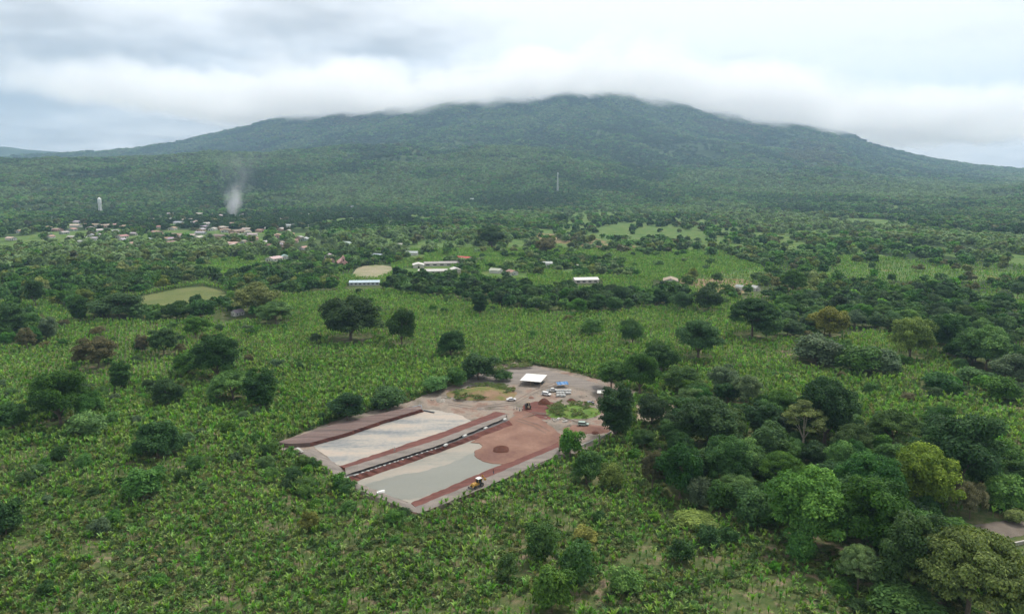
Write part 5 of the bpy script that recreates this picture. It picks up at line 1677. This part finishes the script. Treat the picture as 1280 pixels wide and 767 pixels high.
RK = []
for i in range(4):
    bm = bmesh.new(); bmesh.ops.create_icosphere(bm, subdivisions=2, radius=.5)
    g_ = random.Random(i)
    off = [g_.uniform(-1, 1) for _ in range(6)]
    for v_ in bm.verts:
        x, y, z = v_.co
        k_ = 1 + .25 * math.sin(x * 7 + off[0]) * math.cos(y * 6 + off[1]) + g_.uniform(-.08, .08)
        v_.co = (x * k_ * 1.2, y * k_, max(-.2, z * k_ * .7))
    me_ = bpy.data.meshes.new('rock'); bm.to_mesh(me_); bm.free(); me_.materials.append(M['stone']); RK.append(me_)
for (cu, cv, su, sv, n_, gl) in [(697, 523, 12, 3, 22, 'pale loose rocks between the bright grass and the brown mound'), (551, 499, 9, 3, 14, 'grey rocks by the rubble past the left bank'), (742, 503, 18, 5, 16, 'pale rocks strewn round the dark grey car')]:
    for k in range(n_):
        u_, v_ = random.gauss(cu, su * .6), random.gauss(cv, sv * .6)
        p = P(u_, v_, 0)
        o = bpy.data.objects.new('rock', RK[k % 4]); C.objects.link(o); q_ = random.uniform(.6, 1.7)
        o.location = (p[0], p[1], .08); o.rotation_euler = (0, 0, random.uniform(0, 6)); o.scale = (q_, q_, q_ * .8)
        tag(o, gl.replace('rocks', 'rock'), 'rock', gl)
M['rut'] = soil('wheel_ruts', [(.11, .085, .07), (.17, .135, .115)], .6)
for pl in [[(604, 507), (640, 503), (668, 487), (700, 476)], [(606, 509.5), (642, 505.5), (672, 489), (702, 478)], [(650, 520), (668, 515), (700, 518), (735, 528)], [(652, 523), (672, 517.5), (700, 521), (732, 531)],
           [(648, 524), (672, 531), (688, 540)], [(645, 526), (666, 533), (682, 542)], [(560, 503), (590, 508), (632, 508)], [(560, 505.5), (590, 511), (632, 511)]]:
    pl = smoothpoly(pl, 0)
    sheet('wheel_rut', [(u_, v_ - .35) for u_, v_ in pl] + [(u_, v_ + .35) for u_, v_ in pl[::-1]], M['rut'], .075 if pl[0][1] < 521 else .36, 'dark wheel ruts in the ground of the works', .3)
for (u_, v_, w_, d_, h_, mt_, lb) in [(573, 499, 9, 3, .9, 'site', 'small grey spoil heap left of the grassy mound'), (664, 497, 8, 3, .8, 'fill', 'small brown heap above the dark cone of soil'), (728, 496, 10, 3, .9, 'site', 'flat grey gravel heap behind the dark grey car'),
                                      (744, 541, 12, 4, .8, 'mound', 'low dark heap at the foot of the tall oval tree'), (600, 511, 12, 3, .7, 'path', 'pale sand heap near the end of the middle bank'), (712, 533, 10, 3, .8, 'site', 'grey heap left of the pale green van')]:
    tag(heap('soil_heap', u_, v_, w_, d_, h_, M[mt_], int(u_)), lb, 'soil heap')

# ------------------------------------------------------------------ people
M['skin'] = plain('skin', (.23, .13, .09), .6, 0, .05)
M['hair'] = plain('hair', (.015, .012, .01), .7)
M['cloth'] = plain('clothes', (.5, .5, .5), .85, 0, .1, 6, objcol=True)


def skin_chain(name, pts, edges, rad, mt, parent, col=None):
    me = bpy.data.meshes.new(name); me.from_pydata(pts, edges, [])
    o = bpy.data.objects.new(name, me); C.objects.link(o); o.parent = parent
    m = o.modifiers.new('skin', 'SKIN'); m.use_smooth_shade = True
    for i, r_ in enumerate(rad): me.skin_vertices[0].data[i].radius = (r_ if isinstance(r_, tuple) else (r_, r_))
    me.skin_vertices[0].data[0].use_root = True
    s = o.modifiers.new('sub', 'SUBSURF'); s.levels = 1; s.render_levels = 1
    me.materials.append(mt)
    if col: o.color = (*col, 1)
    return o


def person(u, v, rz, shirt, trousers, label, pose=0, z=.05):
    p = P(u, v, z)
    e = empty('person', (p[0], p[1], z), rz)
    st = .16 if pose else .06     # stride
    pts = [(0, 0, .94), (0, 0, 1.15), (0, 0, 1.38), (0, 0, 1.50), (0, .02, 1.62), (0, .03, 1.72),
           (.10, 0, .90), (.11, st, .50), (.12, st * .6, .08), (.12, st * .6 + .16, .04),
           (-.10, 0, .90), (-.11, -st, .50), (-.12, -st * 1.6, .08), (-.12, -st * 1.6 + .16, .04),
           (.19, 0, 1.40), (.26, -.03, 1.12), (.27, .08 + .1 * pose, .88), (.27, .12 + .1 * pose, .79),
           (-.19, 0, 1.40), (-.26, -.02, 1.12), (-.27, .07, .87), (-.27, .10, .78)]
    ed = [(0, 1), (1, 2), (2, 3), (3, 4), (4, 5), (0, 6), (6, 7), (7, 8), (8, 9), (0, 10), (10, 11), (11, 12), (12, 13), (2, 14), (14, 15), (15, 16), (16, 17), (2, 18), (18, 19), (19, 20), (20, 21)]
    rad = [(.14, .10), (.14, .10), (.15, .10), .055, .085, .07, .085, .06, .042, .035, .085, .06, .042, .035, .05, .04, .03, .028, .05, .04, .03, .028]
    skin_chain('body', pts, ed, rad, M['skin'], e)
    sp = [(0, 0, .96), (0, 0, 1.15), (0, 0, 1.38), (0, 0, 1.45), (.19, 0, 1.40), (.25, -.03, 1.18), (-.19, 0, 1.40), (-.25, -.02, 1.18)]
    skin_chain('shirt', sp, [(0, 1), (1, 2), (2, 3), (2, 4), (4, 5), (2, 6), (6, 7)], [(.165, .125), (.165, .125), (.17, .125), .09, .07, .058, .07, .058], M['cloth'], e, shirt)
    tp = [pts[0], pts[6], pts[7], (pts[8][0], pts[8][1], .12), pts[10], pts[11], (pts[12][0], pts[12][1], .12)]
    skin_chain('trousers', tp, [(0, 1), (1, 2), (2, 3), (0, 4), (4, 5), (5, 6)], [(.16, .12), .105, .08, .06, .105, .08, .06], M['cloth'], e, trousers)
    h = MB(); h.tube((0, .015, 1.66), (0, .01, 1.76), .11, .10, 10); h.tube((0, .01, 1.76), (0, .01, 1.81), .10, .05, 10)
    h.build('hair', M['hair'], e, smooth=True)
    tag(e, label, 'person', 'workers on the works')


JE = (.06, .08, .14)
person(493.5, 564.5, 2.5, (.68, .62, .50), (.30, .26, .20), 'person in cream clothes walking on the middle bank', 1, 1.75)
person(642.5, 513, 1.2, (.72, .72, .72), JE, 'person in a white shirt, leftmost of the row of workers')
person(646, 512.5, 2.2, (.70, .70, .70), (.1, .1, .1), 'person in a white shirt, second from the left in the row', 1)
person(649.5, 514, 3.5, (.66, .68, .70), JE, 'person in a white shirt, third from the left in the row')
person(653, 513.5, 4.5, (.70, .66, .60), (.2, .17, .12), 'person in a light shirt, last in the row next to the digger', 1)
person(617, 592, .5, (.25, .10, .08), JE, 'person in a dark red shirt on the red slope by the yellow loader', 0, 1.3)
person(668, 585, .5, (.6, .6, .58), (.12, .12, .12), 'person in a pale shirt on the outer bank road by the stone wall', 1, 1.75)


# ------------------------------------------------------------------ old road with its channel, bottom right
def old_road():
    pts = [(1196, 662), (1216, 656), (1245, 652), (1282, 648), (1300, 646), (1300, 664), (1282, 668), (1250, 674), (1225, 671), (1208, 667)]
    sheet('road', pts, M['asphalt'], .06, 'old grey road surface at the right border')
    wall('channel_wall', [(1196, 664), (1212, 669), (1232, 676), (1252, 684)], .9, .5, M['concrete'], 'broken concrete channel wall below the old road')
    wall('channel_wall', [(1254, 688), (1266, 682), (1280, 679), (1296, 678)], 1.0, .5, M['concrete'], 'pale concrete channel wall curving out at the right border')
    sheet('channel', [(1198, 665), (1214, 668), (1236, 675), (1256, 683), (1252, 688), (1232, 681), (1210, 673)], M['trench'], .05, 'dark channel bed below the old road')


old_road()


# ------------------------------------------------------------------ smoke, summit cloud, haze
def volume_mat(name, color, density, aniso=0.2):
    m = bpy.data.materials.new(name); m.use_nodes = True
    t = m.node_tree; t.nodes.clear()
    pv = t.nodes.new('ShaderNodeVolumePrincipled'); ou = t.nodes.new('ShaderNodeOutputMaterial')
    pv.inputs['Color'].default_value = (*color, 1); pv.inputs['Density'].default_value = density; pv.inputs['Anisotropy'].default_value = aniso
    t.links.new(pv.outputs[0], ou.inputs['Volume'])
    return m, t, pv


def smoke():
    b = T(289, 272)
    dep = float(proj(*b)[2]); k = dep / F          # metres per photo pixel there
    rings, n = 16, 16
    V, Fc = [], []
    for i in range(rings):
        t = i / (rings - 1)
        cx = (2 + 22 * t ** 1.4) * k; cz = 84 * t * k - 4
        rr = (2.4 + 38 * t ** .8) * k
        for j in range(n):
            a = 2 * math.pi * j / n
            w = 1 + .15 * math.sin(a * 3 + t * 9)
            V.append((cx + rr * w * math.cos(a), rr * .8 * w * math.sin(a), cz))
    for i in range(rings - 1):
        for j in range(n): Fc.append((i * n + j, i * n + (j + 1) % n, (i + 1) * n + (j + 1) % n, (i + 1) * n + j))
    Fc.append(tuple(range(n - 1, -1, -1))); Fc.append(tuple(range((rings - 1) * n, rings * n)))
    me = bpy.data.meshes.new('smoke'); me.from_pydata(V, [], Fc)
    m, t, pv = volume_mat('smoke', (.93, .95, 1.0), .01, .3)
    L = t.links.new
    tc = N(t, 'ShaderNodeTexCoord')
    sep = N(t, 'ShaderNodeSeparateXYZ'); L(tc.outputs['Object'], sep.inputs[0])
    tt = mth(t, 'DIVIDE', sep.outputs['Z'], 84 * k)
    cxx = mth(t, 'MULTIPLY', mth(t, 'ADD', mth(t, 'MULTIPLY', mth(t, 'POWER', mth(t, 'MAXIMUM', tt, .001), 1.4), 22), 2), k)
    rad = mth(t, 'MULTIPLY', mth(t, 'ADD', mth(t, 'MULTIPLY', mth(t, 'POWER', mth(t, 'MAXIMUM', tt, .001), .8), 38), 2.4), k)
    dx = mth(t, 'SUBTRACT', sep.outputs['X'], cxx)
    dist = mth(t, 'SQRT', mth(t, 'ADD', mth(t, 'MULTIPLY', dx, dx), mth(t, 'MULTIPLY', sep.outputs['Y'], sep.outputs['Y'])))
    fall = mth(t, 'SUBTRACT', 1.0, mth(t, 'DIVIDE', dist, rad), True)
    no = N(t, 'ShaderNodeTexNoise'); no.inputs['Scale'].default_value = .035; no.inputs['Detail'].default_value = 4
    mp = N(t, 'ShaderNodeMapping'); mp.inputs['Scale'].default_value = (1, 1, .45); L(tc.outputs['Object'], mp.inputs[0]); L(mp.outputs[0], no.inputs['Vector'])
    nn = mth(t, 'MULTIPLY', mth(t, 'SUBTRACT', no.outputs[0], .40), 4.0, True)
    up = mth(t, 'POWER', mth(t, 'SUBTRACT', 1.0, mth(t, 'MINIMUM', tt, 1.0), True), 1.1)
    low = mth(t, 'ADD', .35, mth(t, 'MULTIPLY', mth(t, 'POWER', up, 6), 11.0))
    d = mth(t, 'MULTIPLY', mth(t, 'MULTIPLY', fall, nn), mth(t, 'MULTIPLY', up, low))
    L(mth(t, 'MULTIPLY', d, .065), pv.inputs['Density'])
    m.cycles.volume_step_rate = 1.5
    o = link('smoke', me, m); o.location = b
    tag(o, 'thin bluish white smoke column rising from the town', 'smoke', kind='stuff')


smoke()


def summit_cloud():
    X0, X1 = -6500, 8000
    me = MB().box((750, 8900, 1150), (X1 - X0, 6200, 1460)).mesh('low_cloud')
    m, t, pv = volume_mat('low_cloud', (1, 1, 1), .0, .0)
    L = t.links.new
    ge = N(t, 'ShaderNodeNewGeometry')
    sep = N(t, 'ShaderNodeSeparateXYZ'); L(ge.outputs['Position'], sep.inputs[0])
    xn = mth(t, 'DIVIDE', mth(t, 'SUBTRACT', sep.outputs['X'], X0), X1 - X0, True)
    # height of the ragged cloud base along the mountain
    pts = [(-6500, 1000), (-4200, 880), (-3000, 770), (-1900, 725), (-1000, 700), (-200, 800), (300, 890), (900, 950), (1600, 880), (2500, 680), (3800, 580), (5200, 540), (8000, 760)]
    cr = ramp(t, [((x - X0) / (X1 - X0), (z / 2000,) * 3) for x, z in pts])
    L(xn, cr.inputs[0])
    base = mth(t, 'MULTIPLY', cr.outputs[0], 2000)
    no = N(t, 'ShaderNodeTexNoise'); no.inputs['Scale'].default_value = 1 / 1100.; no.inputs['Detail'].default_value = 5; no.inputs['Roughness'].default_value = .55
    L(ge.outputs['Position'], no.inputs['Vector'])
    nz = mth(t, 'SUBTRACT', no.outputs[0], .5)
    nf = N(t, 'ShaderNodeTexNoise'); nf.inputs['Scale'].default_value = 1 / 420.; nf.inputs['Detail'].default_value = 4
    L(ge.outputs['Position'], nf.inputs['Vector'])
    w = mth(t, 'SUBTRACT', sep.outputs['Z'], mth(t, 'ADD', mth(t, 'SUBTRACT', base, 60), mth(t, 'ADD', mth(t, 'MULTIPLY', nz, 260), mth(t, 'MULTIPLY', mth(t, 'SUBTRACT', nf.outputs[0], .5), 420))))
    lo = mth(t, 'DIVIDE', w, 150.0, True)
    hi = mth(t, 'DIVIDE', mth(t, 'SUBTRACT', mth(t, 'ADD', 420, mth(t, 'MULTIPLY', nz, 900)), w), 380.0, True)
    ex = mth(t, 'DIVIDE', mth(t, 'SUBTRACT', mth(t, 'ADD', 5600, mth(t, 'MULTIPLY', nz, 5000)), mth(t, 'ABSOLUTE', mth(t, 'SUBTRACT', sep.outputs['X'], 900))), 2200.0, True)
    ey = mth(t, 'DIVIDE', mth(t, 'SUBTRACT', sep.outputs['Y'], 6000), 1500.0, True)
    d = mth(t, 'MULTIPLY', mth(t, 'MULTIPLY', lo, hi), mth(t, 'MULTIPLY', ex, ey))
    dd = mth(t, 'MULTIPLY', d, .014)
    L(dd, pv.inputs['Density'])
    L(mth(t, 'MULTIPLY', dd, .15), pv.inputs['Emission Strength'])  # added glow that brightens the cloud beyond the light it scatters
    pv.inputs['Emission Color'].default_value = (1, .995, .99, 1)
    m.cycles.volume_step_rate = .09
    o = link('low_cloud', me, m)
    tag(o, 'low cloud wrapping the top of the volcano', 'cloud', kind='stuff')


summit_cloud()


def haze():
    me = MB().box((0, 0, 950), (29000, 29000, 2000)).mesh('haze')
    m, t, pv = volume_mat('haze', (.50, .73, 1.0), 7.5e-5, .1)
    o = link('haze', me, m); o.location = (0, 0, -30)
    tag(o, 'thin bluish haze over the plain', 'haze', kind='stuff')


haze()
